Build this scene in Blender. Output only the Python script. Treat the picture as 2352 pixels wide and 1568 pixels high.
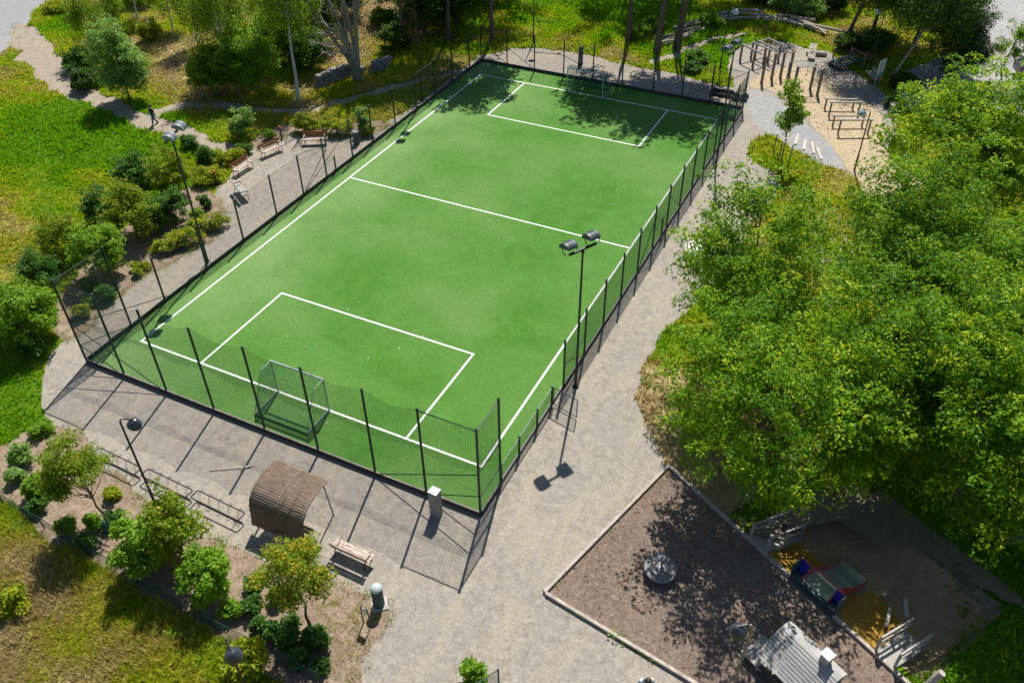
import bpy, bmesh, math, random
import numpy as np
from mathutils import Vector, Matrix

for o in list(bpy.data.objects): bpy.data.objects.remove(o)
SC = bpy.context.scene
COL = SC.collection
R_ = math.radians

# ------------------------------------------------------------------ camera
CAM_LOC = np.array([32.515, -21.977, 28.280])
CAM_ROT = (R_(50.095), R_(0.495), R_(26.046))
CAM_F = 1954.56 / 2352.0                       # focal length / image width
cd = bpy.data.cameras.new('camera'); cam = bpy.data.objects.new('camera', cd); COL.objects.link(cam)
cam.location = CAM_LOC; cam.rotation_euler = CAM_ROT
cd.sensor_width = 36.0; cd.sensor_fit = 'HORIZONTAL'; cd.lens = 36.0 * CAM_F
cd.clip_start = 0.3; cd.clip_end = 2000
SC.camera = cam

# ------------------------------------------------------------------ light
SUN_DIR = Vector((-1.528, 5.69, 8.11)).normalized()       # towards the sun
ELEV = math.asin(SUN_DIR.z); AZ = math.atan2(SUN_DIR.x, SUN_DIR.y)
w = bpy.data.worlds.new('World'); SC.world = w; w.use_nodes = True
nt = w.node_tree; nt.nodes.clear()
sky = nt.nodes.new('ShaderNodeTexSky'); sky.sky_type = 'NISHITA'; sky.sun_disc = False
sky.sun_elevation = ELEV; sky.sun_rotation = AZ; sky.air_density = 1.0; sky.dust_density = 0.6; sky.ozone_density = 3.0
bg = nt.nodes.new('ShaderNodeBackground'); bg.inputs['Strength'].default_value = 0.07
ow = nt.nodes.new('ShaderNodeOutputWorld')
nt.links.new(sky.outputs[0], bg.inputs[0]); nt.links.new(bg.outputs[0], ow.inputs[0])
sl = bpy.data.lights.new('sun', 'SUN'); sl.energy = 5.0; sl.angle = R_(0.5); sl.color = (1.0, 0.955, 0.88)
sun = bpy.data.objects.new('sun', sl); COL.objects.link(sun)
sun.rotation_euler = SUN_DIR.to_track_quat('Z', 'Y').to_euler()
vs = SC.view_settings; vs.view_transform = 'Standard'; vs.look = 'None'; vs.gamma = 1; vs.exposure = 0.32

# ------------------------------------------------------------------ survey: sight line of the drone camera -> point at height z
def _rot(rx, ry, rz):
    return np.array((Matrix.Rotation(rz, 3, 'Z') @ Matrix.Rotation(ry, 3, 'Y') @ Matrix.Rotation(rx, 3, 'X')))
_RM = _rot(*CAM_ROT)
def G(u, v, z=0.0):
    d = _RM @ np.array([(u - 1176.0) / 1954.56, -(v - 784.0) / 1954.56, -1.0])
    t = (z - CAM_LOC[2]) / d[2]
    p = CAM_LOC + t * d
    return Vector((p[0], p[1], z))
def G2(L): return np.array([[G(u, v).x, G(u, v).y] for u, v in L])
def seen(P, m=0.10):
    d = (P - CAM_LOC) @ _RM
    u = 0.5 + CAM_F * d[:, 0] / -d[:, 2]; v = 0.5 - CAM_F * 1.5 * d[:, 1] / -d[:, 2]
    return (d[:, 2] < 0) & (u > -m) & (u < 1 + m) & (v > -m) & (v < 1 + m)

# ------------------------------------------------------------------ naming helpers
def tag(o, label=None, cat=None, group=None, kind=None):
    if label: o['label'] = label
    if cat: o['category'] = cat
    if group: o['group'] = group
    if kind: o['kind'] = kind
    return o
def empty(name, loc, label, cat, rz=0.0, group=None):
    o = bpy.data.objects.new(name, None); COL.objects.link(o)
    o.empty_display_size = 0.2
    o.location = loc; o.rotation_euler = (0, 0, rz)
    return tag(o, label, cat, group)
def copy_tree(o, parent=None):
    c = o.copy(); COL.objects.link(c)
    if parent: c.parent = parent
    for ch in list(o.children): copy_tree(ch, c)
    return c

# ------------------------------------------------------------------ noise
def vnoise(x, y, scale, seed):
    r = np.random.RandomState(seed).rand(64, 64)
    x = np.asarray(x) / scale + 1000.3; y = np.asarray(y) / scale + 1000.7
    xi = np.floor(x).astype(int); yi = np.floor(y).astype(int)
    fx = x - xi; fy = y - yi; fx = fx * fx * (3 - 2 * fx); fy = fy * fy * (3 - 2 * fy)
    a = r[xi % 64, yi % 64]; b = r[(xi + 1) % 64, yi % 64]; c = r[xi % 64, (yi + 1) % 64]; d = r[(xi + 1) % 64, (yi + 1) % 64]
    return (a * (1 - fx) + b * fx) * (1 - fy) + (c * (1 - fx) + d * fx) * fy
def inpoly(P, poly):
    x, y = P[:, 0], P[:, 1]; c = np.zeros(len(P), bool); n = len(poly); j = n - 1
    for i in range(n):
        xi, yi = poly[i]; xj, yj = poly[j]
        if yi != yj:
            k = ((yi > y) != (yj > y)) & (x < (xj - xi) * (y - yi) / (yj - yi) + xi)
            c ^= k
        j = i
    return c

# ------------------------------------------------------------------ mesh builder
class MB:
    def __init__(s): s.v = []; s.f = []
    def add(s, vs, fs):
        o = len(s.v); s.v.extend([tuple(v) for v in vs]); s.f.extend([tuple(i + o for i in f) for f in fs]); return s
    def box(s, c, size, rz=0.0, M=None):
        hx, hy, hz = size[0] / 2, size[1] / 2, size[2] / 2
        m = M or Matrix.Rotation(rz, 3, 'Z'); c = Vector(c)
        vs = [c + m @ Vector((x * hx, y * hy, z * hz)) for z in (-1, 1) for x, y in ((-1, -1), (1, -1), (1, 1), (-1, 1))]
        return s.add(vs, [(3, 2, 1, 0), (4, 5, 6, 7), (0, 1, 5, 4), (1, 2, 6, 5), (2, 3, 7, 6), (3, 0, 4, 7)])
    def bar(s, a, b, w, h=None, up=(0, 0, 1)):
        a = Vector(a); b = Vector(b); h = h or w; t = (b - a).normalized(); u = Vector(up)
        if abs(t.dot(u)) > 0.98: u = Vector((0, 1, 0))
        x = t.cross(u).normalized(); z = x.cross(t)
        vs = [p + x * sx * w / 2 + z * sz * h / 2 for p in (a, b) for sx, sz in ((-1, -1), (1, -1), (1, 1), (-1, 1))]
        return s.add(vs, [(0, 1, 2, 3), (7, 6, 5, 4), (4, 5, 1, 0), (5, 6, 2, 1), (6, 7, 3, 2), (7, 4, 0, 3)])
    def tube(s, pts, r, n=7, cap=True):
        pts = [Vector(p) for p in pts]; k = len(pts)
        rs = r if hasattr(r, '__len__') else [r] * k
        vs = []; ref = None
        for i, p in enumerate(pts):
            t = (pts[min(i + 1, k - 1)] - pts[max(i - 1, 0)]).normalized()
            if ref is None:
                ref = Vector((0, 0, 1)) if abs(t.z) < 0.9 else Vector((1, 0, 0))
            x = t.cross(ref)
            if x.length < 1e-4: x = t.cross(Vector((0.3, 1, 0.2)))
            x.normalize(); y = t.cross(x); ref = y.cross(t) * -1 if False else ref
            for q in range(n):
                a = 2 * math.pi * q / n; vs.append(p + (x * math.cos(a) + y * math.sin(a)) * rs[i])
        fs = [(i * n + q, i * n + (q + 1) % n, (i + 1) * n + (q + 1) % n, (i + 1) * n + q) for i in range(k - 1) for q in range(n)]
        if cap: fs += [tuple(range(n))[::-1], tuple((k - 1) * n + q for q in range(n))]
        return s.add(vs, fs)
    def lathe(s, prof, n=20, c=(0, 0, 0), M=None):
        c = Vector(c); vs = []
        for r, z in prof:
            for q in range(n):
                a = 2 * math.pi * q / n; p = Vector((r * math.cos(a), r * math.sin(a), z))
                vs.append(c + (M @ p if M else p))
        k = len(prof)
        fs = [(i * n + q, i * n + (q + 1) % n, (i + 1) * n + (q + 1) % n, (i + 1) * n + q) for i in range(k - 1) for q in range(n)]
        fs += [tuple(range(n))[::-1], tuple((k - 1) * n + q for q in range(n))]
        return s.add(vs, fs)
    def prism(s, poly, z0, z1):
        n = len(poly)
        vs = [(x, y, z0) for x, y in poly] + [(x, y, z1) for x, y in poly]
        return s.add(vs, [tuple(range(n))[::-1], tuple(range(n, 2 * n))] + [(i, (i + 1) % n, n + (i + 1) % n, n + i) for i in range(n)])
    def strip(s, prof, x0, x1, th):
        """profile of (y,z) swept from x0 to x1 with thickness th"""
        P = [Vector((0, y, z)) for y, z in prof]; k = len(P); vs = []
        for i, p in enumerate(P):
            t = (P[min(i + 1, k - 1)] - P[max(i - 1, 0)]).normalized(); nn = Vector((0, -t.z, t.y))
            for x in (x0, x1):
                vs.append((x, p.y, p.z)); q = p - nn * th; vs.append((x, q.y, q.z))
        fs = []
        for i in range(k - 1):
            a = i * 4; b = a + 4
            fs += [(a, a + 2, b + 2, b), (a + 1, b + 1, b + 3, a + 3), (a, b, b + 1, a + 1), (a + 2, a + 3, b + 3, b + 2)]
        fs += [(0, 1, 3, 2), ((k - 1) * 4, (k - 1) * 4 + 2, (k - 1) * 4 + 3, (k - 1) * 4 + 1)]
        return s.add(vs, fs)
    def wires(s, segs, r):
        for a, b in segs:
            a = Vector(a); b = Vector(b); t = (b - a)
            if t.length < 1e-4: continue
            t.normalize(); u = Vector((0, 0, 1)) if abs(t.z) < 0.9 else Vector((1, 0, 0))
            x = t.cross(u).normalized() * r; y = t.cross(x).normalized() * r
            vs = [a + x, a - x * .5 + y * .87, a - x * .5 - y * .87, b + x, b - x * .5 + y * .87, b - x * .5 - y * .87]
            s.add(vs, [(0, 1, 4, 3), (1, 2, 5, 4), (2, 0, 3, 5)])
        return s
    def build(s, name, mat, parent=None, smooth=False, angle=40):
        me = bpy.data.meshes.new(name); me.from_pydata(s.v, [], s.f); me.update()
        bm = bmesh.new(); bm.from_mesh(me); bmesh.ops.recalc_face_normals(bm, faces=bm.faces); bm.to_mesh(me); bm.free()
        if mat: me.materials.append(mat)
        if smooth:
            me.shade_smooth(); me.set_sharp_from_angle(angle=R_(angle))
        o = bpy.data.objects.new(name, me); COL.objects.link(o)
        if parent: o.parent = parent
        return o

# ------------------------------------------------------------------ materials
def newmat(name):
    m = bpy.data.materials.new(name); m.use_nodes = True; m.node_tree.nodes.clear()
    return m, m.node_tree
def N(t, kind, **kw):
    n = t.nodes.new(kind)
    for k, v in kw.items():
        if k in n.inputs: n.inputs[k].default_value = v
        else: setattr(n, k, v)
    return n
def c4(c): return (c[0], c[1], c[2], 1.0)
def ramp(t, fac, stops, interp='LINEAR'):
    r = t.nodes.new('ShaderNodeValToRGB'); cr = r.color_ramp; cr.interpolation = interp
    while len(cr.elements) < len(stops): cr.elements.new(0.5)
    for e, (p, c) in zip(cr.elements, stops): e.position = p; e.color = c4(c)
    t.links.new(fac, r.inputs[0]); return r.outputs[0]
def mixc(t, fac, a, b, mode='MIX'):
    m = t.nodes.new('ShaderNodeMix'); m.data_type = 'RGBA'; m.blend_type = mode
    for sock, val in ((m.inputs[0], fac), (m.inputs[6], a), (m.inputs[7], b)):
        if hasattr(val, 'links') or hasattr(val, 'is_linked'): t.links.new(val, sock)
        else: sock.default_value = val if not isinstance(val, tuple) else c4(val)
    return m.outputs[2]
def noise(t, scale, detail=4, rough=0.6, coord='Object', stretch=None, dist=0.0):
    tc = t.nodes.new('ShaderNodeTexCoord'); out = tc.outputs[coord]
    if stretch:
        mp = t.nodes.new('ShaderNodeMapping'); mp.inputs['Scale'].default_value = stretch
        t.links.new(out, mp.inputs[0]); out = mp.outputs[0]
    n = t.nodes.new('ShaderNodeTexNoise'); n.inputs['Scale'].default_value = scale
    n.inputs['Detail'].default_value = detail; n.inputs['Roughness'].default_value = rough; n.inputs['Distortion'].default_value = dist
    t.links.new(out, n.inputs[0]); return n.outputs[0]
def finish(t, col, rough=0.7, spec=0.3, metal=0.0, bump=None, bstr=0.4, bdist=0.02):
    p = N(t, 'ShaderNodeBsdfPrincipled'); o = N(t, 'ShaderNodeOutputMaterial')
    if isinstance(col, tuple): p.inputs['Base Color'].default_value = c4(col)
    else: t.links.new(col, p.inputs['Base Color'])
    if hasattr(rough, 'links'): t.links.new(rough, p.inputs['Roughness'])
    else: p.inputs['Roughness'].default_value = rough
    p.inputs['Specular IOR Level'].default_value = spec; p.inputs['Metallic'].default_value = metal
    if bump is not None:
        b = N(t, 'ShaderNodeBump'); b.inputs['Strength'].default_value = bstr; b.inputs['Distance'].default_value = bdist
        t.links.new(bump, b.inputs['Height']); t.links.new(b.outputs[0], p.inputs['Normal'])
    t.links.new(p.outputs[0], o.inputs[0])
def pmat(name, a, b, scale=6.0, rough=0.6, spec=0.3, metal=0.0, bstr=0.15, stretch=None, lo=0.35, hi=0.65):
    """two-tone worn surface"""
    m, t = newmat(name)
    n1 = noise(t, scale, 5, 0.65, stretch=stretch)
    finish(t, ramp(t, n1, [(lo, a), (hi, b)]), rough, spec, metal, n1, bstr, 0.01)
    return m
def groundmat(name, stops, blot, fine=18.0, speck=(0.75, 1.2), bstr=0.5, rough=0.95, mid=3.0, blotmix=0.5, bd=0.03, warm=None):
    """stops: colour ramp over mid noise; blot: tint by a large noise; fine speckle multiplies"""
    m, t = newmat(name)
    nb = noise(t, 0.35, 3, 0.55); nm = noise(t, mid, 6, 0.7); nf = noise(t, fine, 4, 0.75)
    c = ramp(t, nm, stops)
    fac = N(t, 'ShaderNodeMapRange'); fac.inputs['From Min'].default_value = 0.4; fac.inputs['From Max'].default_value = 0.65
    fac.inputs['To Max'].default_value = blotmix
    t.links.new(nb, fac.inputs['Value'])
    c = mixc(t, fac.outputs[0], c, blot)
    if warm:                                    # trodden warmer and paler streaks
        nw = noise(t, 0.55, 5, 0.65, stretch=(1.6, .5, 1), dist=.6)
        wf = N(t, 'ShaderNodeMapRange'); wf.inputs['From Min'].default_value = 0.48; wf.inputs['From Max'].default_value = 0.66; wf.inputs['To Max'].default_value = 0.6
        t.links.new(nw, wf.inputs['Value']); c = mixc(t, wf.outputs[0], c, warm)
    sp = ramp(t, nf, [(0.3, (speck[0],) * 3), (0.7, (speck[1],) * 3)])
    c = mixc(t, 1.0, c, sp, 'MULTIPLY')
    finish(t, c, rough, 0.15, 0, nf, bstr, bd)
    return m
def leafmat(name, stops, trans=(0.25, 0.4, 0.03), tf=0.3, rough=0.5, spec=0.22):
    m, t = newmat(name)
    a = N(t, 'ShaderNodeAttribute', attribute_name='tint')
    c = ramp(t, a.outputs['Fac'], stops)
    p = N(t, 'ShaderNodeBsdfPrincipled', Roughness=rough); p.inputs['Specular IOR Level'].default_value = spec
    t.links.new(c, p.inputs['Base Color'])
    tr = N(t, 'ShaderNodeBsdfTranslucent')
    t.links.new(mixc(t, 0.55, c, trans) if trans else c, tr.inputs[0])
    mx = N(t, 'ShaderNodeMixShader'); mx.inputs[0].default_value = tf
    t.links.new(p.outputs[0], mx.inputs[1]); t.links.new(tr.outputs[0], mx.inputs[2])
    o = N(t, 'ShaderNodeOutputMaterial'); t.links.new(mx.outputs[0], o.inputs[0])
    return m

M = {}
M['gravel'] = groundmat('gravel', [(0.25, (0.20, 0.175, 0.142)), (0.5, (0.32, 0.285, 0.24)), (0.75, (0.445, 0.40, 0.34))], (0.30, 0.28, 0.25), 9, (0.70, 1.26), 0.6, mid=2.6, warm=(0.42, 0.355, 0.265))
M['gravel_grey'] = groundmat('gravel_grey', [(0.25, (0.22, 0.215, 0.21)), (0.5, (0.36, 0.35, 0.34)), (0.75, (0.48, 0.47, 0.45))], (0.30, 0.30, 0.31), 12, (0.65, 1.25), 0.7, mid=2.5)
M['path'] = groundmat('path', [(0.25, (0.23, 0.185, 0.135)), (0.5, (0.36, 0.30, 0.23)), (0.75, (0.48, 0.40, 0.31))], (0.34, 0.295, 0.24), 12, (0.7, 1.2), 0.6, mid=2.0)
M['asphalt'] = groundmat('asphalt', [(0.3, (0.27, 0.27, 0.275)), (0.7, (0.33, 0.33, 0.335))], (0.30, 0.30, 0.31), 25, (0.9, 1.08), 0.2, mid=2.0)
M['lot'] = groundmat('lot', [(0.25, (0.24, 0.24, 0.235)), (0.5, (0.36, 0.355, 0.345)), (0.75, (0.43, 0.425, 0.41))], (0.42, 0.40, 0.375), 10, (0.82, 1.14), 0.4, mid=1.0)
M['soil'] = groundmat('soil', [(0.25, (0.13, 0.09, 0.06)), (0.5, (0.30, 0.225, 0.16)), (0.75, (0.42, 0.335, 0.25))], (0.22, 0.165, 0.115), 10, (0.6, 1.3), 0.8, mid=2.5)
M['bark'] = groundmat('bark', [(0.2, (0.11, 0.078, 0.060)), (0.5, (0.205, 0.150, 0.118)), (0.78, (0.37, 0.285, 0.22))], (0.27, 0.205, 0.16), 16, (0.5, 1.4), 1.0, mid=4.0)
M['chips'] = groundmat('chips', [(0.25, (0.31, 0.235, 0.14)), (0.5, (0.49, 0.39, 0.25)), (0.75, (0.62, 0.52, 0.36))], (0.42, 0.335, 0.22), 12, (0.65, 1.25), 0.8, mid=3.0)
M['sand'] = groundmat('sand', [(0.25, (0.28, 0.19, 0.11)), (0.5, (0.44, 0.30, 0.17)), (0.75, (0.55, 0.39, 0.24))], (0.34, 0.23, 0.14), 12, (0.75, 1.2), 0.5)
M['ochre'] = groundmat('ochre', [(0.3, (0.40, 0.22, 0.035)), (0.7, (0.49, 0.29, 0.055))], (0.44, 0.26, 0.045), 25, (0.85, 1.12), 0.2)
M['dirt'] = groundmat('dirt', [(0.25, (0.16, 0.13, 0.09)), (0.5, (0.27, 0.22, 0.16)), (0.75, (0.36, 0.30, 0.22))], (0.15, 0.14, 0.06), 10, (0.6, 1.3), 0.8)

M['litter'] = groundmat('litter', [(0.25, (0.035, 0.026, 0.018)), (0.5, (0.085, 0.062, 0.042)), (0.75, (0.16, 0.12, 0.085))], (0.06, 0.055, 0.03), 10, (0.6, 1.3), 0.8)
# artificial turf
m, t = newmat('turf')
nb = noise(t, 0.16, 3, 0.5); nm = noise(t, 0.75, 8, 0.78, dist=0.4); nf = noise(t, 9, 5, 0.85, stretch=(1, 0.6, 1))
c = ramp(t, nm, [(0.28, (0.052, 0.165, 0.018)), (0.5, (0.072, 0.205, 0.026)), (0.72, (0.098, 0.245, 0.040))])
fr = N(t, 'ShaderNodeMapRange'); fr.inputs['From Min'].default_value = 0.38; fr.inputs['From Max'].default_value = 0.68; fr.inputs['To Max'].default_value = 0.85
t.links.new(nb, fr.inputs['Value'])
c = mixc(t, fr.outputs[0], c, (0.128, 0.255, 0.062))
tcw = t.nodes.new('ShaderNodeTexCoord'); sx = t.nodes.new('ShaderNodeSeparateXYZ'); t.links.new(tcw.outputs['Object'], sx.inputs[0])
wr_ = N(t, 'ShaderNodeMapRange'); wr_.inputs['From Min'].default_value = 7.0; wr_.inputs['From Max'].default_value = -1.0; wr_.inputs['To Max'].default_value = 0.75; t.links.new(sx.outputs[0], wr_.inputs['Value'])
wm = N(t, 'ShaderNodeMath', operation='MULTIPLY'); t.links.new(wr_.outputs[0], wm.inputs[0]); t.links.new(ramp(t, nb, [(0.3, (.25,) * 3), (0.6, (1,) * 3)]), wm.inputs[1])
c = mixc(t, wm.outputs[0], c, (0.215, 0.345, 0.125))  # paler towards the left touchline: wear plus sun sheen put into the colour
c = mixc(t, 1.0, c, ramp(t, nf, [(0.28, (0.66, 0.70, 0.62)), (0.72, (1.30, 1.26, 1.35))]), 'MULTIPLY')
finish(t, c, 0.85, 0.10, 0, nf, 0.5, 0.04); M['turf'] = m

# meadow ground
m, t = newmat('meadow')
a = N(t, 'ShaderNodeAttribute', attribute_name='dry'); nm = noise(t, 1.4, 6, 0.75); nf = noise(t, 14, 5, 0.8)
ad = N(t, 'ShaderNodeMath', operation='MULTIPLY_ADD'); t.links.new(nm, ad.inputs[0]); ad.inputs[1].default_value = 0.9
sb = N(t, 'ShaderNodeMath', operation='SUBTRACT'); t.links.new(a.outputs['Fac'], sb.inputs[0]); sb.inputs[1].default_value = 0.45
t.links.new(sb.outputs[0], ad.inputs[2])
c = ramp(t, ad.outputs[0], [(0.0, (0.08, 0.175, 0.006)), (0.3, (0.17, 0.225, 0.008)), (0.55, (0.25, 0.245, 0.022)), (1.0, (0.42, 0.33, 0.16))])
c = mixc(t, 1.0, c, ramp(t, nf, [(0.3, (0.6,) * 3), (0.7, (1.3,) * 3)]), 'MULTIPLY')
finish(t, c, 0.95, 0.1, 0, nf, 0.8, 0.05); M['meadow'] = m

M['grass'] = leafmat('grass', [(0.0, (0.19, 0.43, 0.008)), (0.28, (0.36, 0.54, 0.008)), (0.5, (0.52, 0.53, 0.02)), (0.66, (0.52, 0.45, 0.13)), (0.82, (0.56, 0.46, 0.22)), (1.0, (0.62, 0.50, 0.30))], None, 0.45, 0.6, 0.15)
M['leaf_maple'] = leafmat('leaf_maple', [(0.0, (0.03, 0.115, 0.005)), (0.4, (0.095, 0.26, 0.007)), (0.70, (0.25, 0.44, 0.010)), (0.85, (0.50, 0.60, 0.015)), (1.0, (0.70, 0.70, 0.03))], (0.42, 0.60, 0.008), 0.42)
M['leaf_light'] = leafmat('leaf_light', [(0.0, (0.08, 0.20, 0.012)), (0.6, (0.20, 0.38, 0.022)), (1.0, (0.40, 0.55, 0.07))], (0.46, 0.68, 0.03), 0.45)
M['leaf_dark'] = leafmat('leaf_dark', [(0.0, (0.035, 0.10, 0.014)), (0.6, (0.08, 0.20, 0.028)), (1.0, (0.19, 0.33, 0.06))], (0.22, 0.42, 0.03), 0.36)
M['leaf_deep'] = leafmat('leaf_deep', [(0.0, (0.022, 0.062, 0.009)), (0.6, (0.055, 0.128, 0.014)), (1.0, (0.12, 0.21, 0.028))], (0.17, 0.34, 0.02), 0.3)
M['leaf_pale'] = leafmat('leaf_pale', [(0.0, (0.11, 0.24, 0.04)), (0.6, (0.25, 0.42, 0.09)), (1.0, (0.52, 0.66, 0.28))], (0.46, 0.66, 0.12), 0.45)
M['leaf_orange'] = leafmat('leaf_orange', [(0.0, (0.09, 0.19, 0.010)), (0.5, (0.24, 0.36, 0.014)), (0.75, (0.46, 0.44, 0.025)), (1.0, (0.74, 0.42, 0.05))], (0.52, 0.58, 0.02), 0.45)
M['leaf_yellow'] = leafmat('leaf_yellow', [(0.0, (0.13, 0.22, 0.012)), (0.5, (0.31, 0.39, 0.016)), (1.0, (0.66, 0.62, 0.03))], (0.50, 0.55, 0.02), 0.4)
M['leaf_pine'] = leafmat('leaf_pine', [(0.0, (0.022, 0.06, 0.02)), (0.6, (0.05, 0.10, 0.028)), (1.0, (0.10, 0.165, 0.045))], (0.10, 0.18, 0.03), 0.15)
M['leaf_birch'] = leafmat('leaf_birch', [(0.0, (0.09, 0.18, 0.010)), (0.6, (0.21, 0.34, 0.02)), (1.0, (0.42, 0.52, 0.06))], (0.44, 0.60, 0.03), 0.45)
M['flower'] = pmat('flower', (0.55, 0.48, 0.03), (0.62, 0.56, 0.06), 20)

M['bark_brown'] = pmat('bark_brown', (0.075, 0.06, 0.05), (0.20, 0.165, 0.135), 9, 0.9, 0.1, bstr=0.7, stretch=(3, 3, 0.5))
M['bark_grey'] = pmat('bark_grey', (0.19, 0.165, 0.14), (0.38, 0.345, 0.305), 7, 0.9, 0.1, bstr=0.6, stretch=(3, 3, 0.4))
M['bark_birch'] = pmat('bark_birch', (0.12, 0.11, 0.10), (0.60, 0.57, 0.52), 5, 0.8, 0.1, bstr=0.3, stretch=(1.2, 1.2, 3), lo=0.34, hi=0.46)
M['driftwood'] = pmat('driftwood', (0.28, 0.24, 0.20), (0.60, 0.54, 0.47), 6, 0.85, 0.1, bstr=0.5, stretch=(3, 3, 3))
M['wood_weather'] = pmat('wood_weather', (0.30, 0.28, 0.255), (0.47, 0.45, 0.42), 5, 0.85, 0.15, bstr=0.3, stretch=(1, 6, 6))
M['roof_pale'] = pmat('roof_pale', (0.33, 0.32, 0.30), (0.50, 0.485, 0.46), 4, 0.8, 0.2, bstr=0.2, stretch=(.6, 4, 4))
M['wood_deck'] = pmat('wood_deck', (0.20, 0.19, 0.18), (0.31, 0.30, 0.285), 5, 0.85, 0.15, bstr=0.3, stretch=(1, 6, 6))
M['wood_edge'] = pmat('wood_edge', (0.34, 0.29, 0.25), (0.53, 0.47, 0.41), 4, 0.85, 0.15, bstr=0.3)
M['wood_pale'] = pmat('wood_pale', (0.50, 0.45, 0.38), (0.66, 0.60, 0.52), 4, 0.8, 0.15, bstr=0.2)
M['wood_roof'] = pmat('wood_roof', (0.105, 0.068, 0.045), (0.285, 0.20, 0.14), 2.2, 0.7, 0.25, bstr=0.25, stretch=(1.2, 5, 5), lo=0.3, hi=0.7)
M['wood_red'] = pmat('wood_red', (0.25, 0.09, 0.035), (0.38, 0.15, 0.06), 5, 0.55, 0.3, bstr=0.15, stretch=(1, 6, 6))
M['wood_bench'] = pmat('wood_bench', (0.33, 0.20, 0.14), (0.62, 0.53, 0.46), 4, 0.7, 0.2, bstr=0.2, stretch=(1, 4, 4), lo=0.38, hi=0.55)
M['wood_post'] = pmat('wood_post', (0.15, 0.115, 0.095), (0.26, 0.21, 0.18), 7, 0.8, 0.2, bstr=0.3, stretch=(3, 3, 0.6))
M['wood_board'] = pmat('wood_board', (0.04, 0.036, 0.034), (0.10, 0.09, 0.085), 5, 0.8, 0.2, bstr=0.3)
M['board_edge'] = pmat('board_edge', (0.22, 0.20, 0.185), (0.34, 0.31, 0.285), 5, 0.8, 0.2, bstr=0.3)
M['steel_dark'] = pmat('steel_dark', (0.012, 0.013, 0.016), (0.03, 0.03, 0.034), 8, 0.4, 0.4, bstr=0.03)
M['steel_green'] = pmat('steel_green', (0.006, 0.026, 0.020), (0.012, 0.046, 0.036), 8, 0.4, 0.4, bstr=0.03)
M['wire_green'] = pmat('wire_green', (0.006, 0.045, 0.033), (0.012, 0.07, 0.05), 8, 0.5, 0.3, bstr=0.0)
M['net_dark'] = pmat('net_dark', (0.010, 0.03, 0.022), (0.016, 0.045, 0.034), 8, 0.6, 0.2, bstr=0.0)
M['net_goal'] = pmat('net_goal', (0.012, 0.13, 0.085), (0.02, 0.18, 0.12), 8, 0.6, 0.2, bstr=0.0)
M['alu'] = pmat('alu', (0.42, 0.44, 0.45), (0.58, 0.60, 0.61), 8, 0.35, 0.5, 0.1, bstr=0.03)
M['galv'] = pmat('galv', (0.20, 0.21, 0.215), (0.30, 0.31, 0.315), 4, 0.55, 0.3, 0.0, bstr=0.05)
M['lamp_grey'] = pmat('lamp_grey', (0.075, 0.088, 0.10), (0.12, 0.138, 0.155), 5, 0.45, 0.3, bstr=0.03)
M['lamp_silver'] = pmat('lamp_silver', (0.20, 0.225, 0.25), (0.27, 0.30, 0.33), 5, 0.45, 0.3, bstr=0.03)
M['lamp_blue'] = pmat('lamp_blue', (0.035, 0.042, 0.06), (0.05, 0.06, 0.085), 5, 0.25, 0.5, bstr=0.02)
M['lamp_pale'] = pmat('lamp_pale', (0.40, 0.50, 0.58), (0.50, 0.60, 0.68), 5, 0.25, 0.5, bstr=0.02)
M['glass_lamp'] = pmat('glass_lamp', (0.45, 0.46, 0.45), (0.6, 0.6, 0.58), 6, 0.15, 0.6, bstr=0.0)
M['white_line'] = pmat('white_line', (0.50, 0.58, 0.46), (0.84, 0.85, 0.83), 5, 0.8, 0.2, bstr=0.2, lo=0.30, hi=0.46)
M['rubber'] = pmat('rubber', (0.012, 0.013, 0.015), (0.04, 0.042, 0.046), 8, 0.75, 0.3, bstr=0.3)
M['stone'] = pmat('stone', (0.14, 0.14, 0.135), (0.33, 0.32, 0.30), 4, 0.9, 0.15, bstr=0.8)
M['concrete'] = pmat('concrete', (0.38, 0.365, 0.34), (0.52, 0.50, 0.47), 7, 0.9, 0.15, bstr=0.2)
M['bin_lid'] = pmat('bin_lid', (0.36, 0.46, 0.45), (0.48, 0.57, 0.56), 5, 0.35, 0.5, bstr=0.02)
M['sign_white'] = pmat('sign_white', (0.62, 0.64, 0.64), (0.74, 0.75, 0.75), 6, 0.4, 0.4, bstr=0.0)
M['sign_teal'] = pmat('sign_teal', (0.10, 0.34, 0.36), (0.14, 0.42, 0.43), 6, 0.4, 0.4, bstr=0.0)
M['red_cap'] = pmat('red_cap', (0.42, 0.07, 0.05), (0.56, 0.12, 0.08), 8, 0.5, 0.4, bstr=0.05)
M['drum'] = pmat('drum', (0.72, 0.66, 0.42), (0.80, 0.75, 0.55), 4, 0.6, 0.3, bstr=0.05)
M['drum_top'] = pmat('drum_top', (0.74, 0.73, 0.66), (0.82, 0.81, 0.75), 4, 0.7, 0.3, bstr=0.05)
M['blue'] = pmat('blue', (0.012, 0.025, 0.30), (0.02, 0.04, 0.42), 4, 0.35, 0.5, bstr=0.02)
M['slide_red'] = pmat('slide_red', (0.40, 0.03, 0.06), (0.52, 0.06, 0.07), 3, 0.3, 0.5, bstr=0.02)
M['slide_steel'] = pmat('slide_steel', (0.40, 0.46, 0.40), (0.56, 0.60, 0.54), 2, 0.25, 0.5, 0.5, bstr=0.02)
M['panel_dark'] = pmat('panel_dark', (0.04, 0.075, 0.08), (0.065, 0.10, 0.105), 5, 0.6, 0.3, bstr=0.1)
M['bag_green'] = pmat('bag_green', (0.02, 0.10, 0.055), (0.04, 0.15, 0.08), 8, 0.5, 0.4, bstr=0.3)
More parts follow.
